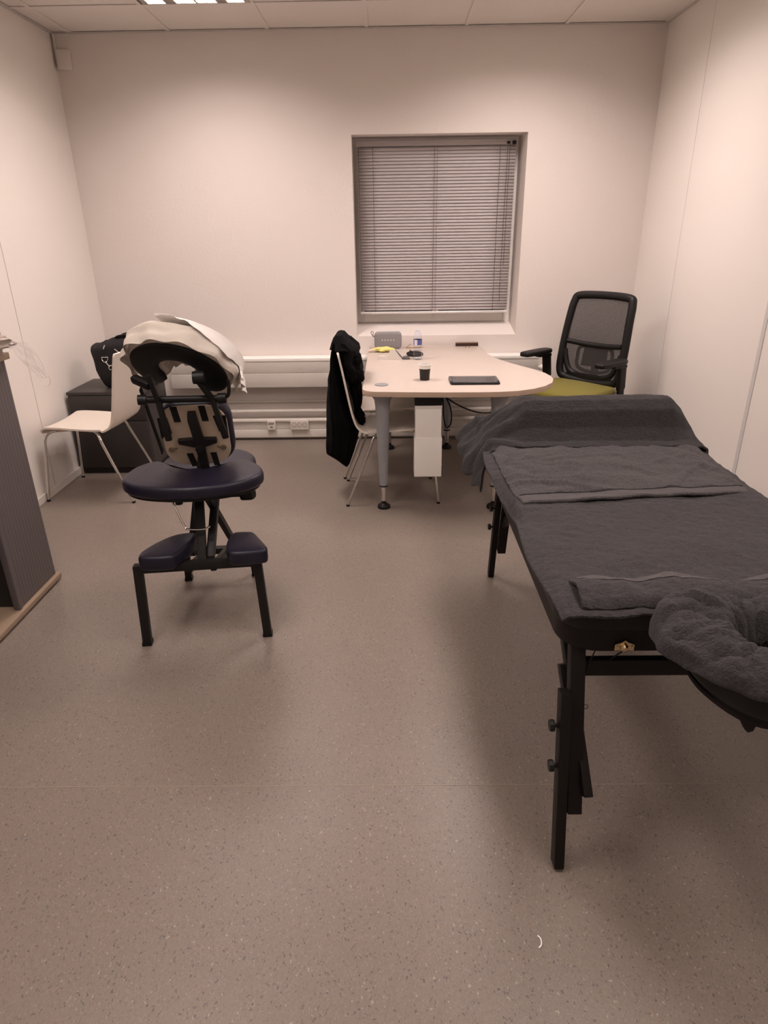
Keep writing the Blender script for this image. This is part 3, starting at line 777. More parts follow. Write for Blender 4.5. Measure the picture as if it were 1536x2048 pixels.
cable('cable', [(.06, 3.60, .67), (.08, 3.59, .655), (.10, 3.585, .645), (.115, 3.59, .66), (.10, 3.60, .665), (.085, 3.595, .65), (.12, 3.59, .645), (.135, 3.60, .66)], .005, 'black cable tangled under the desk edge left of the white box')

# ------------------------------------------------------------------ things on the desk
ZD = .7112
sp_ = thing('bluetooth_speaker', 'small grey fabric speaker standing upright on the far left of the desk', 'speaker', (-.012, 4.80, ZD+.0015))
bm = NB(); cushion(bm, rrect(-.098, .098, 0, .118, .026, 6), -.022, .022, .014, .002, M=Matrix.Rotation(R(90), 4, 'X')); obj('body', bm, M_speaker, sp_)
for k in range(5):
    bm = NB(); lathe(bm, [(0, 0), (.0055, 0), (.005, .0015), (0, .002)], seg=12, M=Matrix.Translation((-.042+.021*k, -.0225, .062)) @ Matrix.Rotation(R(90), 4, 'X')); obj('button', bm, M_led, sp_)
bm = NB(); tube(bm, smoothpts([(-.092, 0, .075), (-.112, 0, .092), (-.122, 0, .112), (-.112, 0, .122), (-.104, 0, .112), (-.108, 0, .095), (-.094, 0, .085)], 5), .0035, 8, flat=.6); obj('strap', bm, M_rubber, sp_)
yw = thing('wrapper', 'yellow crinkled wrapper lying in front of the grey speaker', 'wrapper', (-.040, 4.66, ZD))
bm = NB(); lump(bm, (0, 0, .018), .075, .035, .018, .3, 2.4, 8, 30, 14)
for v in bm.verts: v.co.z = max(v.co.z, .001)
obj('packet', bm, M_yellow, yw)
def tailf(u, v): return (-.065-.045*v, -.02+.04*u*(1-.4*v), .014+.006*math.sin(u*12)-.008*v+.004)
bm = NB(); sheet(bm, tailf, 8, 8, .001); obj('crimped_end', bm, mat('pale_wrapper', (.75, .6, .45), .4), yw)
wd = thing('wooden_spatula', 'small pale wooden strips behind the water bottle', 'wooden strip', (.165, 4.83, ZD))
bm = NB(); bar(bm, (-.045, -.01, .004), (.08, .0, .004), .025, .003, .001, (0, 1, 0)); obj('strip', bm, M_wood, wd)
bm = NB(); bar(bm, (-.045, -.01, .004), (-.01, .03, .022), .008, .003, .001, (0, 1, 0)); obj('strip', bm, M_beech, wd)
# bottle
bo = thing('water_bottle', 'clear plastic water bottle with a blue label on the desk', 'bottle', (.184, 4.36, ZD))
prof = [(0, .004), (.022, .0), (.0275, .006), (.0285, .02), (.0265, .026), (.0285, .032), (.0265, .044), (.0285, .052), (.0265, .062), (.0285, .07), (.0268, .08), (.0285, .088), (.0285, .092), (.0275, .094), (.0275, .130), (.0285, .133), (.0275, .145), (.021, .162), (.0145, .174), (.0125, .180), (.0125, .190)]
bm = NB(); lathe(bm, prof, seg=32)
bmesh.ops.delete(bm, geom=[f for f in bm.faces if len(f.verts) > 4 and f.calc_center_median().z > .18], context='FACES')
o = obj('body', bm, M_bottle, bo); s_ = o.modifiers.new('wall', 'SOLIDIFY'); s_.thickness = .0006
bm = NB(); lathe(bm, [(.0130, .178), (.0155, .179), (.0155, .181), (.0135, .1815), (.0135, .1925), (0, .1925)], seg=20); obj('cap', bm, mat('clear_cap', (.7, .72, .75), .3), bo)
bm = NB(); n_ = 40; a = [bm.verts.new((.0280*math.cos(2*PI*k/n_), .0280*math.sin(2*PI*k/n_), .096)) for k in range(n_)]; b_ = [bm.verts.new((.0280*math.cos(2*PI*k/n_), .0280*math.sin(2*PI*k/n_), .130)) for k in range(n_)]
for k in range(n_):
    f = bm.faces.new((a[k], a[(k+1) % n_], b_[(k+1) % n_], b_[k])); ang = (k+.5)/n_*360
    f.material_index = 1 if 215 < ang < 262 else 0
obj('label', bm, M_label, bo, mats=[M_label, M_labelw])
bm = NB()
for k in range(4):
    z = .026+.018*k; n2 = 10
    for q in range(n2):
        a0, a1 = R(225+90*q/n2), R(225+90*(q+.7)/n2)
        v_ = [bm.verts.new((.0287*math.cos(c), .0287*math.sin(c), z+d)) for c, d in ((a0, 0), (a1, 0), (a1, .003), (a0, .003))]; bm.faces.new(v_)
obj('printed_lines', bm, M_cord, bo, False)
# mouse + glasses-case-like black item behind the bottle
mo = thing('computer_mouse', 'black mouse lying half behind the water bottle', 'mouse', (.17, 4.50, ZD), R(80))
bm = NB(); lump(bm, (0, 0, .012), .05, .058, .02, .06, 1.2, 2, 30, 16)
for v in bm.verts: v.co.z = max(v.co.z, .0)
obj('shell', bm, M_black, mo)
bm = NB(); lathe(bm, [(0, -.004), (.009, -.004), (.009, .004), (0, .004)], seg=14, M=Matrix.Translation((0, .03, .028)) @ Matrix.Rotation(R(90), 4, 'Y')); obj('scroll_wheel', bm, M_rubber, mo)
# coffee cup
cu = thing('coffee_cup', 'black paper cup with a pale rim on the desk, before the water bottle', 'cup', (.198, 3.72, ZD))
bm = NB(); lathe(bm, [(0, .003), (.024, .003), (.0245, 0), (.027, 0), (.0305, .055), (.0335, .066), (.0325, .066), (.0295, .055), (.025, .008), (0, .008)], seg=32); obj('sleeve', bm, M_cup, cu)
bm = NB(); lathe(bm, [(.0338, .0655), (.0355, .086), (.0372, .088), (.0355, .090), (.0345, .087), (.0325, .0655)], seg=32)
bmesh.ops.delete(bm, geom=[f for f in bm.faces if len(f.verts) > 4], context='FACES')
obj('rim', bm, M_white, cu)
bm = NB(); lathe(bm, [(0, .07), (.033, .07), (0, .0702)], seg=24); obj('coffee', bm, mat('coffee', (.03, .012, .006), .1), cu)
# tablet
tb = thing('tablet', 'dark tablet in a black case lying flat near the front of the desk', 'tablet', (.470, 3.655, ZD), R(-1))
bm = NB(); cushion(bm, rrect(-.135, .137, -.085, .10, .012), 0, .012, .004, 0, rb=.003, inner=2); obj('case', bm, M_black, tb)
bm = NB(); cushion(bm, rrect(-.122, .125, -.072, .088, .006), .0118, .0135, .001, 0, rb=.0003, inner=2); obj('screen', bm, M_tab, tb)
bm = NB()
for sx in (-.13, .13): box(bm, sx-.006, sx+.006, -.05, .06, .010, .0155, .002)
obj('case_corner', bm, M_rubber, tb)
# box / pen case at the far edge
pn = thing('pen_case', 'flat dark brown case at the far right edge of the desk', 'case', (.565, 4.88, ZD))
bm = NB(); box(bm, -.082, .082, -.018, .018, 0, .022, .003); obj('body', bm, mat('brown_case', (.045, .02, .014), .4), pn)
bm = NB(); box(bm, -.082, .082, -.016, .018, .0222, .0262, .001); obj('lid', bm, M_beech, pn)
bm = NB(); lathe(bm, [(0, 0), (.012, 0), (.014, .003), (.012, .006), (0, .007)], (.562, 4.80, ZD), 16); tag(obj('coin', bm, mat('copper', (.6, .35, .2), .3, metal=1)), 'small coppery disc in front of the brown case on the desk', 'coin')

# ------------------------------------------------------------------ mesh office chair
fac = math.atan2(-.64, -.76)
oc = thing('office_chair', 'black mesh-back office chair with an olive green seat in the right corner', 'office chair', (1.165, 4.235, 0), fac)
# local: +x forward, +y to the sitter's left
so = smoothpts([(.25, .16, 0), (.265, 0, 0), (.25, -.16, 0), (.21, -.235, 0), (.05, -.25, 0), (-.12, -.24, 0), (-.20, -.20, 0), (-.215, 0, 0), (-.20, .20, 0), (-.12, .24, 0), (.05, .25, 0), (.21, .235, 0)], 5, True)
bm = NB(); cushion(bm, [(q.x*1.04, q.y*1.03) for q in so], .485, .548, .030, .006); 
obj('seat', bm, M_green, oc)
bm = NB(); cushion(bm, [(q.x*.97, q.y*.97) for q in so], .445, .49, .012, 0); obj('seat_pan', bm, M_black, oc)
def bk(y, z):   # back surface: curved in plan, leaning
    lean = interp([.52, .70, .86, 1.09], [-.215, -.245, -.262, -.315], z)
    return Vector((lean+.9*y*y*.55, y, z))
def frame_loop(pts, rad, n=7, closed=True):
    bm = NB(); P = smoothpts([bk(a, b_) for a, b_ in pts], n, closed); tube(bm, P, rad, 12, closed=closed, flat=1); return bm
bm = frame_loop([(.225, .60), (.232, .75), (.222, .95), (.212, 1.05), (.18, 1.085), (0, 1.092), (-.18, 1.085), (-.212, 1.05), (-.222, .95), (-.232, .75), (-.225, .60), (-.17, .555), (0, .545), (.17, .555)], .0255)
P = smoothpts([bk(a, b_) for a, b_ in [(.205, .795), (.1, .785), (0, .782), (-.1, .785), (-.205, .795)]], 6); tube(bm, P, .017, 10)
for sy in (-1, 1): tube(bm, smoothpts([bk(sy*.215, .74), bk(sy*.19, .66), bk(sy*.15, .60), bk(sy*.05, .57)], 6), .020, 10)
bar(bm, bk(-.17, .575), bk(.17, .575), .018, .05, .006, (1, 0, 0))
obj('back_frame', bm, M_black, oc)
bm = NB()
def meshf(u, v):
    y = (u-.5)*.43*interp([0, .1, .9, 1], [.86, 1, .96, .9], v); z = .565+.515*v
    q = bk(y, z); return (q.x+.004, q.y, q.z)
nu, nv = 14, 18; V = [[bm.verts.new(meshf(i/nu, j/nv)) for j in range(nv+1)] for i in range(nu+1)]
for i in range(nu):
    for j in range(nv): bm.faces.new((V[i][j], V[i+1][j], V[i+1][j+1], V[i][j+1]))
obj('mesh_panel', bm, M_mesh, oc)
# lumbar carrier
bm = NB(); P = smoothpts([bk(a, b_)+Vector((-.02, 0, 0)) for a, b_ in [(.115, .76), (.13, .69), (.11, .625), (0, .605), (-.11, .625), (-.13, .69), (-.115, .76), (0, .765)]], 6, True); tube(bm, P, .012, 8, closed=True)
cc = [bk(a, b_)+Vector((-.018, 0, 0)) for a, b_ in [(.088, .760), (.095, .640), (-.095, .640), (-.088, .760)]]
vs = [bm.verts.new(q) for q in cc]+[bm.verts.new(q+Vector((-.006, 0, 0))) for q in cc]
for q in ((0, 1, 2, 3), (4, 5, 6, 7), (0, 1, 5, 4), (1, 2, 6, 5), (2, 3, 7, 6), (3, 0, 4, 7)): bm.faces.new([vs[i] for i in q])
obj('lumbar_support', bm, M_black, oc)
bm = NB(); tube(bm, smoothpts([(-.05, 0, .42), (-.18, 0, .425), (-.255, 0, .46), (-.27, 0, .56), (-.285, 0, .70)], 6), [.03]*8+[.026]*17, 10, flat=1); obj('spine', bm, M_black, oc)
for s in (1, -1):
    bm = NB()
    bar(bm, (-.12, s*.10, .455), (-.15, s*.29, .455), .06, .018, .004, (1, 0, 0))
    bar(bm, (-.155, s*.285, .45), (-.125, s*.288, .69), .055, .024, .006, (1, 0, 0))
    bar(bm, (-.145, s*.285, .55), (-.125, s*.288, .705), .066, .030, .008, (1, 0, 0)); bar(bm, (-.155, s*.287, .700), (-.02, s*.287, .708), .045, .022, .008, (0, 1, 0))
    o = obj('armrest_post', bm, M_black, oc)
    pad_ = smoothpts([(.16, .0, 0), (.15, .035, 0), (.05, .045, 0), (-.09, .04, 0), (-.12, 0, 0), (-.09, -.04, 0), (.05, -.045, 0), (.15, -.035, 0)], 4, True)
    bm = NB(); cushion(bm, [(q.x-.03, q.y+s*.285) for q in pad_], .716, .746, .011, .002); obj('armrest_pad', bm, M_rubber if False else M_black, oc)
bm = NB(); lathe(bm, [(0, .43), (.06, .43), (.06, .40), (.028, .39), (.028, .12), (.045, .11), (.045, .06), (0, .06)], seg=20); obj('gas_lift', bm, M_black, oc)
for k in range(5):
    a = R(72*k+10); d = Vector((math.cos(a), math.sin(a), 0)); 
    bm = NB(); bar(bm, (d.x*.03, d.y*.03, .095), (d.x*.30, d.y*.30, .07), .04, .026, .006, (-d.y, d.x, 0)); lg = obj('base_arm', bm, M_black, oc)
    bm = NB()
    Mc = Matrix.Translation((d.x*.30, d.y*.30, .028)) @ Matrix.Rotation(a, 4, 'Z') @ Matrix.Rotation(R(90), 4, 'X')
    for off in (-.018, .006): lathe(bm, [(0, off), (.024, off), (.027, off+.004), (.027, off+.009), (.024, off+.012), (0, off+.012)], seg=18, M=Mc)
    tube(bm, [(d.x*.30, d.y*.30, .03), (d.x*.30, d.y*.30, .065)], .006, 8); obj('castor', bm, M_black, lg)

# ================================================================== MASSAGE CHAIR
mc = thing('massage_chair', 'navy padded massage chair on a dark metal frame in the middle of the room', 'massage chair', (-.74, 2.2, 0), R(7))
# base frame: front U with two legs, rear low bar with two legs
for s in (-1, 1):
    bm = NB(); bar(bm, (s*.236, -.004, .012), (s*.222, .0, .352), .034, .034, .006); lg = obj('leg', bm, M_blackm, mc)
    bm = NB(); box(bm, s*.236-.019, s*.236+.019, -.023, .015, 0, .016, .003); obj('foot_cap', bm, M_black, lg)
bm = NB(); bar(bm, (-.212, 0, .336), (.212, 0, .336), .034, .034, .006, (0, 1, 0)); obj('front_crossbar', bm, M_blackm, mc)
for s in (-1, 1):
    bm = NB(); bar(bm, (s*.155, .512, .012), (s*.148, .50, .165), .032, .032, .005); lg = obj('leg', bm, M_blackm, mc)
    bm = NB(); box(bm, s*.155-.018, s*.155+.018, .494, .53, 0, .014, .003); obj('foot_cap', bm, M_black, lg)
bm = NB(); bar(bm, (-.155, .50, .15), (.155, .50, .15), .034, .03, .005, (0, 1, 0)); obj('rear_crossbar', bm, M_blackm, mc)
bm = NB(); bar(bm, (-.035, .0, .322), (-.035, .50, .165), .022, .032, .004, (1, 0, 0)); bar(bm, (.055, .0, .322), (.055, .50, .165), .022, .032, .004, (1, 0, 0)); obj('base_rail', bm, M_blackm, mc)
# two folding struts crossing up to the seat
bm = NB(); bar(bm, (-.040, .10, .33), (-.018, .33, .56), .026, .04, .004, (1, 0, 0)); obj('seat_strut', bm, M_blackm, mc)
bm = NB(); bar(bm, (.038, .06, .33), (.060, .34, .58), .03, .04, .004, (1, 0, 0)); obj('seat_strut', bm, M_blackm, mc)
bm = NB(); bar(bm, (.085, .48, .17), (.035, .16, .56), .024, .03, .004, (1, 0, 0)); obj('seat_strut', bm, M_blackm, mc)
# main post
bm = NB()
bar(bm, (.012, .018, .305), (.004, .205, .60), .034, .030, .004, (1, 0, 0)); bar(bm, (.006, .225, .575), (.030, .235, .70), .036, .026, .004, (1, 0, 0))
obj('main_post', bm, M_blackm, mc)
bm = NB(); tube(bm, smoothpts([(-.098, .10, .60), (-.075, .085, .55), (-.045, .07, .468), (-.025, .062, .458), (.03, .062, .456), (.05, .07, .462)], 6), .0042, 8); obj('prop_wire', bm, M_chrome, mc)
# knee pads
def kpad(pts):
    bm = NB(); P = smoothpts([(a, b_, 0) for a, b_ in pts], 5, True); cushion(bm, [(q.x, q.y) for q in P], .348, .408, .014, .003); o = obj('knee_pad', bm, M_navy, mc)
kpad([(-.185, -.055), (-.205, -.03), (-.195, .02), (-.15, .09), (-.105, .135), (-.06, .15), (-.022, .145), (-.018, .10), (-.035, .04), (-.065, -.035), (-.09, -.06)])
kpad([(.122, -.045), (.112, .0), (.110, .06), (.122, .115), (.14, .13), (.18, .128), (.208, .118), (.235, .06), (.262, -.005), (.268, -.03), (.255, -.055), (.16, -.062)])
# seat
def tiltM(org, ax_x, ax_y):
    x = Vector(ax_x).normalized(); y = Vector(ax_y); y = (y-x*y.dot(x)).normalized(); z = x.cross(y)
    Mx = Matrix((x, y, z)).transposed().to_4x4(); Mx.translation = org; return Mx
so = smoothpts([(.19, -.10, 0), (.205, .0, 0), (.19, .10, 0), (.12, .17, 0), (0, .185, 0), (-.12, .17, 0), (-.19, .10, 0), (-.205, .0, 0), (-.19, -.10, 0), (-.12, -.16, 0), (0, -.175, 0), (.12, -.16, 0)], 4, True)
bm = NB(); cushion(bm, [(q.x, q.y) for q in so], 0, .062, .024, .004, M=tiltM((.0, .50, .515), (1, 0, 0), (0, 1, .06))); obj('seat', bm, M_navy, mc)
bm = NB(); bar(bm, (-.10, .49, .505), (.14, .49, .505), .12, .018, .003, (0, 1, 0)); bar(bm, (.08, .20, .545), (.215, .16, .560), .03, .03, .008, (0, 1, 0)); bar(bm, (.17, .15, .555), (.225, .13, .562), .045, .04, .014, (0, 1, 0)); obj('seat_support', bm, M_black, mc)
# armrest (kidney) in front
kid = smoothpts([(.0, -.015, 0), (.12, .0, 0), (.205, .04, 0), (.258, .10, 0), (.262, .17, 0), (.225, .255, 0), (.175, .30, 0), (.125, .275, 0), (.07, .225, 0), (0, .215, 0), (-.07, .235, 0), (-.12, .29, 0), (-.175, .325, 0), (-.235, .27, 0), (-.262, .18, 0), (-.258, .11, 0), (-.205, .045, 0), (-.12, .005, 0)], 4, True)
bm = NB(); cushion(bm, [(q.x, q.y) for q in kid], .605, .655, .016, .0, inner=4); obj('arm_cushion', bm, M_navy, mc)
bm = NB(); cushion(bm, [(q.x*.94, (q.y-.13)*.9+.13) for q in kid], .594, .606, .003, 0); obj('arm_board', bm, M_black, mc)
bm = NB(); lathe(bm, [(0, 0), (.014, 0), (.014, .022), (0, .022)], (-.045, .04, .574), 14); obj('clamp_knob', bm, M_black, mc)
# chest pad: leaning board seen from behind
CH = tiltM((.018, .205, .785), (1, 0, 0), (0, -.34, 1))      # local x right, y up the board, z toward camera
# make z face the camera (negative v)
x = Vector((1, 0, 0)); yv = Vector((0, -.30, 1)).normalized(); zv = x.cross(yv)
CH = Matrix((x, yv, zv)).transposed().to_4x4(); CH.translation = (.018, .20, .785)
bo_ = rrect(-.122, .126, -.128, .134, .075, 8)
bm = NB(); cushion(bm, rrect(-.138, .130, -.134, .142, .08, 8), 0, .065, .022, .004, M=CH @ Matrix.Rotation(PI, 4, 'Y') @ Matrix.Translation((-.003, 0, .006))); obj('chest_cushion', bm, M_navy, mc)
bm = NB(); cushion(bm, bo_, -.006, .004, .0015, 0, M=CH, rb=.001, inner=2); brd = obj('chest_board', bm, M_board, mc)
bm = NB()
prism(bm, [(-.024+.03*k, 0) for k in (0,)]+[(0, 0)] if False else [(-.072, .135), (-.048, .135), (-.042, .07), (-.066, .07)], .004, .008, CH)
obj('hook_strip', bm, M_velcro, brd, False)
for q in ([(.03, .135), (.054, .135), (.060, .07), (.036, .07)], [(-.045, -.075), (-.022, -.075), (-.010, -.135), (-.034, -.135)], [(.045, -.075), (.068, -.075), (.074, -.135), (.052, -.135)]):
    bm = NB(); prism(bm, q, .004, .0075, CH); obj('hook_strip', bm, M_velcro, brd, False)
for s in (-1, 1):
    bm = NB(); prism(bm, [(s*.090, .09), (s*.125, .09), (s*.125, .0), (s*.098, .022), (s*.084, .022)] if s < 0 else [(.078, .09), (.125, .09), (.125, .0), (.106, .022), (.092, .022)], .004, .010, CH); obj('side_plate', bm, M_black, brd, False)
    bm = NB(); Ml = CH @ Matrix.Translation((s*.098, -.052, .004))
    lathe(bm, [(0, 0), (.012, 0), (.011, .006), (0, .008)], seg=16, M=Ml); bar(bm, CH @ Vector((s*.098, -.052, .010)), CH @ Vector((s*.075, -.045, .010)), .008, .003, .001); obj('toggle_latch', bm, M_brass, brd)
# T bracket and post on the board
bm = NB(); prism(bm, [(-.010, .115), (.018, .115), (.030, .0), (.078, -.002), (.080, -.018), (.03, -.036), (.034, -.17), (.006, -.18), (-.004, -.036), (-.062, -.018), (-.064, -.002), (-.006, .0), (-.014, .085)], .006, .026, CH)
lathe(bm, [(0, .026), (.016, .026), (.016, .034), (0, .036)], seg=16, M=CH @ Matrix.Translation((.012, -.04, 0))); obj('chest_bracket', bm, M_blackm, mc)
# crossbar at the top with knobs and lever
bm = NB(); tube(bm, [(-.125, .145, .945), (.135, .125, .945)], .013, 12); cb = obj('upper_crossbar', bm, M_black, mc)
for s in (-1, 1):
    bm = NB(); tube(bm, [(s*.128, .135-.01*s, .945), (s*.158, .134-.01*s, .946)], .019, 14); obj('clamp_knob', bm, M_black, cb)
bm = NB(); tube(bm, smoothpts([(.145, .125, .948), (.165, .12, .955), (.172, .118, .98), (.172, .118, 1.012)], 5), .007, 8); obj('lever', bm, M_black, cb)
# side bars running from the face cradle down over the board
for s, top, mid, end in ((-1, (-.098, .095, 1.045), (-.082, .12, .945), (-.068, .135, .79)), (1, (.070, .085, 1.025), (.110, .115, .945), (.140, .135, .79))):
    bm = NB(); bar(bm, top, mid, .018, .024, .004); bar(bm, mid, (Vector(mid)*.2+Vector(end)*.8), .020, .022, .004); bar(bm, (Vector(mid)*.35+Vector(end)*.65), end, .026, .018, .008)
    obj('cradle_bar', bm, M_black, mc)
bm = NB(); bar(bm, (-.148, .16, .985), (-.118, .22, .72), .004, .03, .001); obj('support_strap', bm, M_velcro, mc)
bm = NB(); bar(bm, (-.17, .17, 1.02), (-.10, .12, 1.0), .03, .03, .01); obj('cradle_joint', bm, M_black, mc)
bm = NB(); lathe(bm, [(0, -.02), (.022, -.02), (.024, 0), (.022, .02), (0, .02)], seg=16, M=Matrix.Translation((.075, .09, 1.03)) @ Matrix.Rotation(R(90), 4, 'Y')); obj('cradle_joint', bm, M_black, mc)
# face cradle: horseshoe pad, crown toward the camera, chin away and lower
roll = R(9)
zx = Vector((math.cos(roll), -.18, -math.sin(roll))).normalized()
fy_ = Vector((0, -.66, .70)); fy_ = (fy_-zx*fy_.dot(zx)).normalized(); fn_ = zx.cross(fy_)   # fn_: points toward the camera side / down?
if fn_.z > 0: fn_ = -fn_
# x right, y toward the crown, n toward the underside
FC = Matrix((zx, fy_, -fn_)).transposed().to_4x4(); FC.translation = (-.008, .19, 1.035)
def horseshoe(bm, ro_x, ro_y, ri_x, ri_y, z0, z1, a0=-52, a1=232, n_=36, M=None, rnd=.02, mi=0, wob=0):
    rings = []
    for k in range(n_+1):
        a = R(a0+(a1-a0)*k/n_); ca, sa = math.cos(a), math.sin(a)
        po = Vector((ro_x*ca, ro_y*sa)); pi_ = Vector((ri_x*ca, ri_y*sa))
        mid = (po+pi_)/2; d = (po-pi_)/2; zc = (z0+z1)/2; hz = (z1-z0)/2; ring = []
        ends = 1.0
        if k < 3: ends = (.55, .82, .95)[k]
        if n_-k < 3: ends = (.55, .82, .95)[n_-k]
        for q in range(14):
            b_ = 2*PI*q/14; cb_, sb_ = math.cos(b_), math.sin(b_); e = .55
            kx = math.copysign(abs(cb_)**e, cb_)*ends; kz = math.copysign(abs(sb_)**e, sb_)*ends
            w_ = 1+wob*nz(a*2.5, b_*1.5, 3)
            pt = Vector((mid.x+d.x*kx*w_, mid.y+d.y*kx*w_, zc+hz*kz*w_)); ring.append(bm.verts.new(M @ pt if M else pt))
        rings.append(ring)
    for a_, b_ in zip(rings, rings[1:]):
        for q in range(14): bm.faces.new((a_[q], a_[(q+1) % 14], b_[(q+1) % 14], b_[q])).material_index = mi
    bm.faces.new(rings[0]).material_index = mi; bm.faces.new(rings[-1]).material_index = mi
bm = NB(); horseshoe(bm, .180, .150, .075, .062, -.004, .012, M=FC); obj('cradle_plate', bm, M_black, mc)
bm = NB(); horseshoe(bm, .176, .146, .066, .055, .012, .075, M=FC); obj('cradle_pad', bm, M_navy, mc)
fc_cover = thing('face_cradle_cover', 'off-white disposable cover stretched over the massage chair face cradle', 'cover', (-.74, 2.2, 0), R(7))
bm = NB(); horseshoe(bm, .196, .168, .055, .048, .006, .094, M=FC, n_=60, wob=.05); 
for v in bm.verts:
    q = v.co; v.co = q+Vector((nz(q.x*30, q.y*30, q.z*30), nz(q.x*30+5, q.y*30, q.z*30), nz(q.x*28, q.y*28+3, q.z*28)))*.006
obj('elastic_cover', bm, M_cover, fc_cover)
def skirt(u, v):     # loose gathered edge round the crown, hanging toward the camera side
    a = R(-30+240*u); rx, ry = .204+.012*v*0, .174
    fl_ = .010*math.sin(u*46)*v+.012*nz(u*9, v*3)
    k = 1+fl_/.2+.04*math.sin(PI*v)
    return FC @ Vector((rx*math.cos(a)*k, ry*math.sin(a)*k, .080-.082*v+.006*nz(u*14, v*2, 2)))
bm = NB(); sheet(bm, skirt, 110, 10, .0012); obj('gathered_skirt', bm, M_cover, fc_cover)
def papersh(u, v):   # tissue sheet lying over the crown and right shoulder of the cover
    a = R(-8+118*u); k = 1.10+.012*nz(u*6, v*3)+.02*sstep(.5, 1, v)*(.5+nz(u*5, 3))
    lo = interp([0, .12, .35, .55, .75, .9, 1], [.058, .040, .028, .050, .085, .100, .102], u)+.006*nz(u*17, 2)
    if v < .45: f = v/.45; return FC @ Vector((.196*math.cos(a)*(.62+(k-.62)*f), .168*math.sin(a)*(.62+(k-.62)*f), .106+.004*nz(u*7, v*5, 4)-.010*f*f))
    f = (v-.45)/.55; return FC @ Vector((.196*math.cos(a)*(k+.02*f), .168*math.sin(a)*(k+.02*f), .096+(lo-.096)*f+.002*nz(u*12, v*4, 4)))
bm = NB(); sheet(bm, papersh, 36, 30, .0008); obj('tissue_sheet', bm, M_paper, fc_cover)
def flapf(u, v):
    return FC @ Vector((.205+.030*v+.008*math.sin(u*14), .03-.10*u+.01*nz(u*8, v*4), .070-.075*v+.010*nz(u*6, v*6, 7)))
bm = NB(); sheet(bm, flapf, 16, 12, .0008); obj('loose_flap', bm, M_paper, fc_cover)
def lowerf(u, v):
    return FC @ Vector((-.09+.165*u, .04-.15*v+.01*nz(u*6, v*5)+.03*math.sin(u*PI), .055+.012*nz(u*7, v*6, 2)+.03*v))
bm = NB(); sheet(bm, lowerf, 20, 14, .001); obj('gathered_underside', bm, M_cover, fc_cover)

# ================================================================== MASSAGE TABLE
TX0, TX1, TY0, TY1, TZ = .392, 1.19, 1.285, 2.86, .690
mt = thing('massage_table', 'black folding massage table along the right side, covered in grey towels', 'massage table', (.79, 2.07, 0))
ox, oy = .79, 2.07
bm = NB(); cushion(bm, [(a-ox, b_-oy) for a, b_ in rrect(TX0, TX1, TY0, TY1, .09, 8)], .635, TZ, .016, .001, rb=.006); obj('mattress', bm, M_vinyl, mt)
bm = NB(); 
oo = rrect(TX0+.012, TX1-.012, TY0+.012, TY1-.012, .09, 8); ii = rrect(TX0+.035, TX1-.035, TY0+.035, TY1-.035, .07, 8)
N = len(oo)
A = [bm.verts.new((a-ox, b_-oy, .572)) for a, b_ in oo]; B = [bm.verts.new((a-ox, b_-oy, .636)) for a, b_ in oo]
A2 = [bm.verts.new((a-ox, b_-oy, .572)) for a, b_ in ii]; B2 = [bm.verts.new((a-ox, b_-oy, .636)) for a, b_ in ii]
for k in range(N):
    j = (k+1) % N
    bm.faces.new((A[k], A[j], B[j], B[k])); bm.faces.new((A2[k], A2[j], B2[j], B2[k])); bm.faces.new((A[k], A[j], A2[j], A2[k])); bm.faces.new((B[k], B[j], B2[j], B2[k]))
obj('side_rail', bm, M_blackwood, mt)
bm = NB()
for c, sx in ((TX0+.028, 1), (TX1-.028, -1)):
    lathe(bm, [(0, -.011), (.009, -.008), (.012, 0), (.009, .008), (0, .011)], (c-ox, TY0+.035-oy, .66), 14)
obj('corner_bumper', bm, M_black, mt)
def table_leg(x_, ytop, yfoot, s, front):
    # s: +1 outside is +x ; -1 outside is -x
    xt = x_; d = (yfoot-ytop)
    bm = NB(); bar(bm, (x_-ox, ytop-oy, .572), (x_-ox, ytop+d*.76-oy, .145), .036, .036, .003); lg = obj('leg', bm, M_blackwood, mt)
    bm = NB(); bar(bm, (x_+s*.034-ox, ytop+d*.18-oy-(.03 if front else -.03), .465), (x_+s*.036-ox, yfoot-oy, .004), .026, .040, .003); obj('leg_extension', bm, M_blackwood, lg)
    for z in (.375, .275):
        f_ = 1-(z/.572); yy = ytop+d*f_
        bm = NB(); Mk = Matrix.Translation((x_+s*.047-ox, yy-.02*(1 if front else -1)-oy, z)) @ Matrix.Rotation(R(90)*s, 4, 'Y')
        lathe(bm, [(0, 0), (.005, 0), (.005, .008), (.014, .009), (.015, .014), (.014, .021), (0, .021)], seg=8, M=Mk); obj('knob', bm, M_black, lg)
    return lg
fl_ = table_leg(.452, 1.345, 1.175, -1, True); table_leg(1.128, 1.345, 1.175, 1, True)
table_leg(.50, 2.56, 2.70, -1, False); table_leg(1.10, 2.56, 2.70, 1, False)
bm = NB(); bar(bm, (.452-ox, 1.33-oy, .505), (1.128-ox, 1.33-oy, .505), .022, .046, .003, (0, 1, 0)); obj('crossbar', bm, M_blackwood, mt)
bm = NB(); bar(bm, (.50-ox, 2.575-oy, .505), (1.10-ox, 2.575-oy, .505), .022, .046, .003, (0, 1, 0)); obj('crossbar', bm, M_blackwood, mt)
for x_ in (.465, 1.115):
    bm = NB(); bar(bm, (x_-ox-.018, 1.47-oy, .565), (x_-ox+.012, 1.20-oy, .21), .022, .030, .002); bar(bm, (x_-ox-.022, 1.40-oy, .46), (x_-ox-.006, 1.32-oy, .33), .026, .030, .002); obj('brace', bm, M_blackwood, mt)
    bm = NB(); bar(bm, (x_-ox+.06, 2.35-oy, .565), (x_-ox+.03, 2.62-oy, .30), .022, .030, .002); obj('brace', bm, M_blackwood, mt)
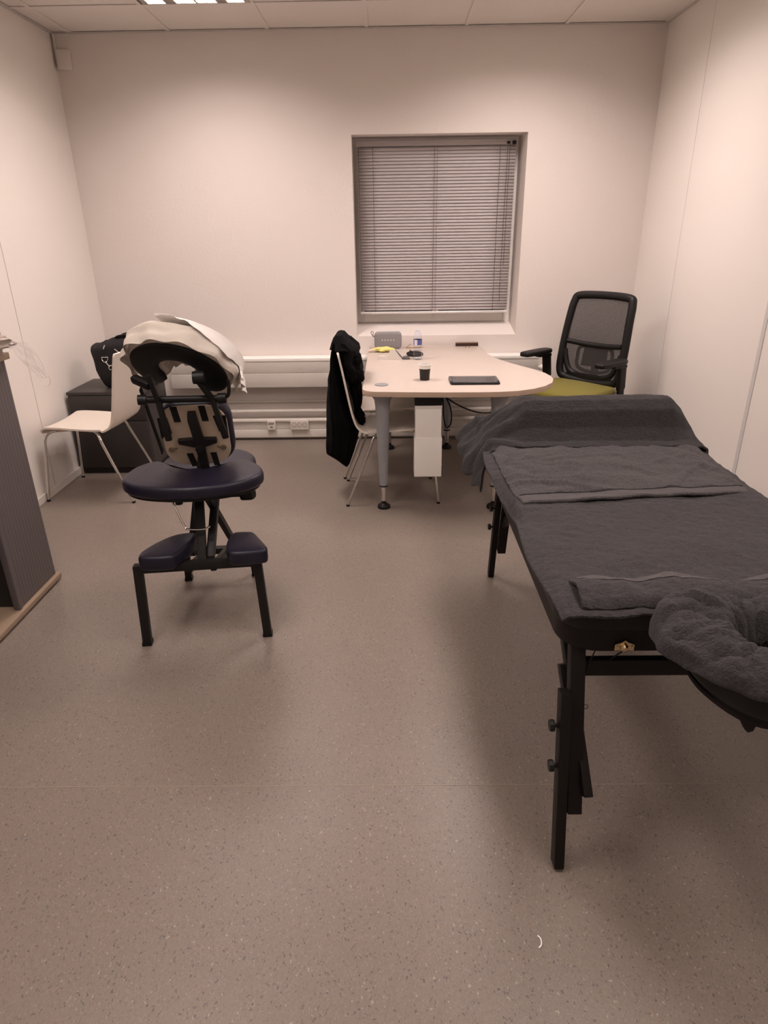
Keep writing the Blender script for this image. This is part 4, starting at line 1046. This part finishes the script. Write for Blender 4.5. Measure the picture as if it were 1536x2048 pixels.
for pts in ([(.405, 1.40, .575), (.45, 1.38, .53), (.47, 1.36, .49)], [(.49, 1.31, .572), (.48, 1.315, .53), (.475, 1.32, .49)], [(.56, 1.30, .575), (.545, 1.31, .555), (.53, 1.32, .53)]):
    bm = NB(); tube(bm, [(a-ox, b_-oy, c) for a, b_, c in pts], .0018, 6); obj('tension_cable', bm, M_black, mt)
# brass latch plate
bm = NB(); Mb = Matrix.Translation((.548-ox, TY0+.008-oy, .586)) @ Matrix.Rotation(R(90), 4, 'X')
prism(bm, [(-.023, -.008), (.023, -.008), (.023, .008), (.008, .014), (.0, .020), (-.008, .014), (-.023, .008)], 0, .003, Mb)
lathe(bm, [(0, .003), (.010, .003), (.010, .008), (.005, .012), (0, .012)], seg=16, M=Mb)
for s in (-1, 1): lathe(bm, [(0, .003), (.003, .003), (.002, .005), (0, .005)], seg=8, M=Mb @ Matrix.Translation((s*.018, .004, 0)))
obj('latch_plate', bm, M_brass, mt)
bm = NB(); tube(bm, smoothpts([(.474-ox, 1.30-oy, .41), (.484-ox, 1.30-oy, .408), (.482-ox, 1.30-oy, .398), (.472-ox, 1.30-oy, .40)], 4), .0015, 6); obj('cable_end', bm, M_rubber, mt)
# face cradle at the near end
cr = smoothpts([(.0, -.155, 0), (.11, -.13, 0), (.165, -.03, 0), (.165, .07, 0), (.12, .15, 0), (0, .165, 0), (-.12, .15, 0), (-.165, .07, 0), (-.165, -.03, 0), (-.11, -.13, 0)], 5, True)
bm = NB()
def ringpad(bm, z0, z1, inn, cx, cy, sc=1):
    rings = []; n_ = len(cr)
    for prof_ in [(1.0-.04, z0), (1.0, z0+.012), (1.0, z1-.02), (.95, z1-.004), (.8, z1), (inn+.1, z1), (inn, z1-.02), (inn, z0+.01), (inn+.05, z0)]:
        rings.append([bm.verts.new((cx+q.x*prof_[0]*sc, cy+q.y*prof_[0]*sc, prof_[1])) for q in cr])
    m_ = len(rings)
    for i in range(m_):
        a, b_ = rings[i], rings[(i+1) % m_]
        for k in range(n_): bm.faces.new((a[k], a[(k+1) % n_], b_[(k+1) % n_], b_[k]))
HX, HY = .80, 1.13
ringpad(bm, .625, .685, .46, HX-ox, HY-oy, 1.0); obj('head_cushion', bm, M_vinyl, mt)
bm = NB(); ringpad(bm, .600, .622, .5, HX-ox, HY-oy, .93); obj('head_plate', bm, M_blackwood, mt)
bm = NB()
for s in (-1, 1): tube(bm, [(HX+s*.09-ox, HY-.02-oy, .592), (HX+s*.09-ox, 1.36-oy, .597)], .008, 10)
prism(bm, [(-.02, 0), (.022, 0), (.014, -.034), (.004, -.038), (-.004, -.03)], -.005, .005, Matrix.Translation((.715-ox, 1.045-oy, .592)) @ Matrix.Rotation(R(90), 4, 'X'))
obj('head_bracket', bm, M_black, mt)
bm = NB(); bar(bm, (.765-ox, 1.02-oy, .59), (.815-ox, .99-oy, .44), .02, .012, .003); obj('hanging_strap', bm, M_blackwood, mt)

# ------------------------------------------------------------------ towels and bolster
bol = NB(); tube(bol, [(.53, 2.63, .775), (1.13, 2.63, .775)], .082, 28)
tag(obj('bolster', bol, M_vinyl), 'round black bolster lying under the dark towel at the far end of the massage table', 'bolster')

def tableh(x_, y_):
    return TZ+.002
# big towel C over the near two thirds
tc = thing('bath_towel', 'large charcoal towel covering the middle and near end of the massage table', 'towel', (.79, 1.85, TZ))
def tC(u, v):
    x_ = interp([0, .07, 1], [.372, .402, 1.225], u); y_ = 1.262+(2.50-1.262)*v
    # left edge leans a little over the rail
    z = TZ+.010
    over = sstep(.402, .372, x_)
    lip = .010+.035*sstep(1.75, 1.9, y_)*sstep(2.2, 2.02, y_)
    z -= over*lip
    x_ -= .012*over*math.sin(y_*9)+over*(.010*sstep(1.75, 2.0, y_))
    z += .006*nz(x_*5, y_*6, 1)+.0045*nz(x_*13, y_*11, 2)+.0030*nz(x_*38, y_*38, 3)+.0018*nz(x_*85, y_*85, 4)
    # near edge turns down and skews
    if v < .05: z -= .006*(1-v/.05)
    y_ += .02*nz(x_*3, 1)*(1-v)
    if u > .93: z -= sstep(.93, 1, u)*.02
    return (x_-.79, y_-1.85, z-TZ)
bm = NB(); sheet(bm, tC, 150, 190, .011); obj('cloth', bm, M_towel, tc)
# folded-back flap at the near end
def tD(u, v):
    x_ = .432+.80*u; ya = 1.272+.02*nz(u*4, 3); yb = 1.425+.035*math.sin(u*2.2+.3)*-1+.012*math.sin(u*23)+.02*nz(u*5, 9)-.05*u*.6
    if u < .06: yb -= (.06-u)*.3
    y_ = ya+(yb-ya)*v
    z = TZ+.026+.012*math.sin(PI*v)*(.6+.8*abs(nz(u*6, 2)))+.014*math.sin(u*15+v*4)*v*.4+.012*nz(x_*11, y_*11, 5)+.006*nz(x_*28, y_*28, 6)+.003*nz(x_*70, y_*70, 6)
    z -= .012*(1-sstep(0, .15, v))+.004*(v > .97)
    z += .018*sstep(.4, .9, u)*sstep(0, .6, v)
    return (x_-.79, y_-1.85, z-TZ)
bm = NB(); sheet(bm, tD, 120, 34, .012); obj('folded_flap', bm, M_towel, tc)
def hemD(u, v):
    vv = .80+.16*v; q = Vector(tD(.02+.97*u, vv)); q.z += .0075; return q
bm = NB(); sheet(bm, hemD, 110, 8, .002); obj('hem_band', bm, M_hem, tc)
# towel B in the middle with its woven hem toward the camera
tb2 = thing('hand_towel', 'grey towel with a woven hem band spread across the far half of the massage table', 'towel', (.79, 2.15, TZ))
def tB(u, v):
    # v=0 near hem, v=1 far (under the bolster towel)
    xl = interp([0, .12, .5, 1], [.412, .398, .392, .388], v); xr = interp([0, .25, 1], [1.150, 1.175, 1.215], v)
    yn = 1.878+.075*u+.01*nz(u*3, 2); yf = 2.50
    x_ = xl+(xr-xl)*u; y_ = yn+(yf-yn)*v
    z = TZ+.026
    z += .008*nz(x_*5, y_*7, 11)+.0065*nz(x_*15, y_*10, 12)+.0026*nz(x_*40, y_*40, 13)+.0014*nz(x_*85, y_*85, 4)+.0045*math.sin((x_*2.2+y_*5+1.5*nz(x_*3, y_*3, 7))*9)*sstep(.2, .6, nz(x_*2.3, y_*2.3, 31)+.5)
    # long soft creases on the left near the hem
    for (cx, cy, L_, ang, am) in ((.50, 2.02, .16, -.25, .012), (.47, 2.10, .14, -.1, .009), (.60, 1.99, .14, -.35, .009), (.95, 2.03, .12, .9, .007), (1.08, 2.06, .10, 1.1, .007), (.78, 2.08, .08, 1.3, .006), (.56, 2.22, .13, -.2, .009), (.70, 2.30, .16, .15, .008), (.98, 2.25, .15, .5, .008), (.46, 2.28, .10, .3, .008), (1.05, 2.15, .14, .8, .008), (.66, 2.12, .12, .9, .007), (.86, 2.16, .10, -.6, .007)):
        dx, dy = x_-cx, y_-cy; a_ = dx*math.cos(ang)+dy*math.sin(ang); b_ = -dx*math.sin(ang)+dy*math.cos(ang)
        z += am*math.exp(-(a_/L_)**2)*math.exp(-(b_/.014)**2)
    if u < .04: z -= .012*(1-u/.04)
    if u > .95: z -= .02*sstep(.95, 1, u)
    if v < .03: z -= .004*(1-v/.03)
    if v < .09: z = TZ+.024+(z-TZ-.024)*.35
    return (x_-.79, y_-2.15, z-TZ)
bm = NB(); sheet(bm, tB, 190, 150, .010); obj('cloth', bm, M_towelb, tb2)
def hemB(u, v):
    q = Vector(tB(.004+.992*u, .006+.066*v)); q.z += .0052; return q
bm = NB(); sheet(bm, hemB, 110, 10, .0012); obj('hem_band', bm, M_hem, tb2)
bm = NB(); tube(bm, [Vector(tB(.01+.98*i/80, .085))+Vector((0, 0, .0055)) for i in range(81)], .0022, 6); obj('hem_seam', bm, M_towel2, tb2)
# towel A over the bolster
ta = thing('bath_towel', 'dark charcoal towel draped over the bolster at the far end of the table', 'towel', (.79, 2.63, TZ))
def tA(u, v):
    # v: 0 near edge -> 1 far edge ; profile over the bolster
    s = v
    yy = interp([0, .10, .20, .30, .40, .50, .62, .74, .84, 1], [2.405, 2.45, 2.50, 2.535, 2.575, 2.62, 2.68, 2.73, 2.77, 2.86], s)
    hh = interp([0, .10, .20, .30, .40, .50, .62, .74, .84, 1], [.026, .034, .075, .135, .166, .170, .160, .115, .05, .022], s)
    hh = max(hh, .026)
    # across: left hem, table edge, up onto bolster end, across, down right
    xs_ = [0, .06, .12, .18, .24, .30, .36, .80, .86, .92, .965, 1]
    X = interp(xs_, [.335, .345, .365, .392, .435, .49, .545, 1.125, 1.165, 1.20, 1.222, 1.228], u)
    K = interp(xs_, [0, 0, 0, .10, .38, .72, 1, 1, .72, .35, .05, 0], u)
    side = interp(xs_, [-.155, -.10, -.045, .0, 0, 0, 0, 0, 0, 0, -.012, -.06], u)
    z = TZ+.030+(hh-.026)*K+side
    if u < .14:
        yy += .06*(1-u/.14)*(s-.25)*.6
        X -= .030*sstep(.25, .55, s)*(1-u/.14); z += .05*sstep(.3, .8, s)*(1-u/.14)
        z += .012*math.sin(s*26)*(1-u/.14); X += .012*math.sin(s*22+1)*(1-u/.14)
    # folds radiating from the bolster end to the left corner
    fd = sstep(.36, .24, u)*sstep(0, .08, u)
    z += fd*.012*math.sin(s*30+u*22); X += fd*.006*math.sin(s*24)
    yy += .012*nz(u*5, 2)*(1-s)+.018*math.sin(u*PI)*(1-s)*.6
    yy -= .05*(1-s)*sstep(.22, .0, u)
    z += .004*nz(X*8, yy*8, 21)+.0016*nz(X*40, yy*40, 22)+.003*nz(X*18, yy*18, 23)
    return (X-.79, yy-2.63, z-TZ)
bm = NB(); sheet(bm, tA, 150, 100, .010); obj('cloth', bm, M_towel2, ta)
# small towel on the face cradle
te = thing('hand_towel', 'small fluffy grey towel wrapped round the face cradle at the near end', 'towel', (HX, HY, .688))
def tE(u, v):
    # wrap around the ring: u is the angle, v runs from outer lower edge over the top into the hole
    a = 2*PI*u; ca, sa = math.cos(a), math.sin(a)
    k = interp([0, .12, .3, .6, .85, 1], [1.06, 1.10, 1.05, .82, .55, .42], v)
    k *= 1+.12*nz(ca*1.3, sa*1.3, 4)+.05*nz(ca*4, sa*4, v*2)
    rx, ry = .172, .165; k *= (1-.10*max(0, -sa))*(1-.13*max(0, sa))
    z = interp([0, .12, .3, .6, .85, 1], [-.022, -.016, .014, .036, .020, -.045], v)
    lumpy = .030*nz(ca*2.1+3, sa*2.1, v*1.5)+.014*nz(ca*6, sa*6, v*5)+.005*nz(ca*18, sa*18, v*15)
    z += lumpy*sstep(0, .3, v)+.012
    X = rx*k*ca-.012; Yv = ry*k*sa+.005
    # stretched bunch reaching left toward the table corner
    left = max(0, math.cos(a-R(150)))**3
    X -= .055*left*sstep(1, .35, v); Yv += .020*left*sstep(1, .4, v); z += .018*left*sstep(.1, .4, v)
    return (X, Yv, z)
bm = NB(); sheet(bm, tE, 150, 44, .012); obj('cloth', bm, M_towel, te)

# tiny scrap on the floor
bm = NB(); tube(bm, smoothpts([(.325, .965, .002), (.332, .972, .003), (.333, .985, .003), (.328, .993, .002)], 4), .0018, 6)
tag(obj('paper_scrap', bm, M_paper), 'tiny white scrap on the bare floor left of the near table leg', 'scrap')
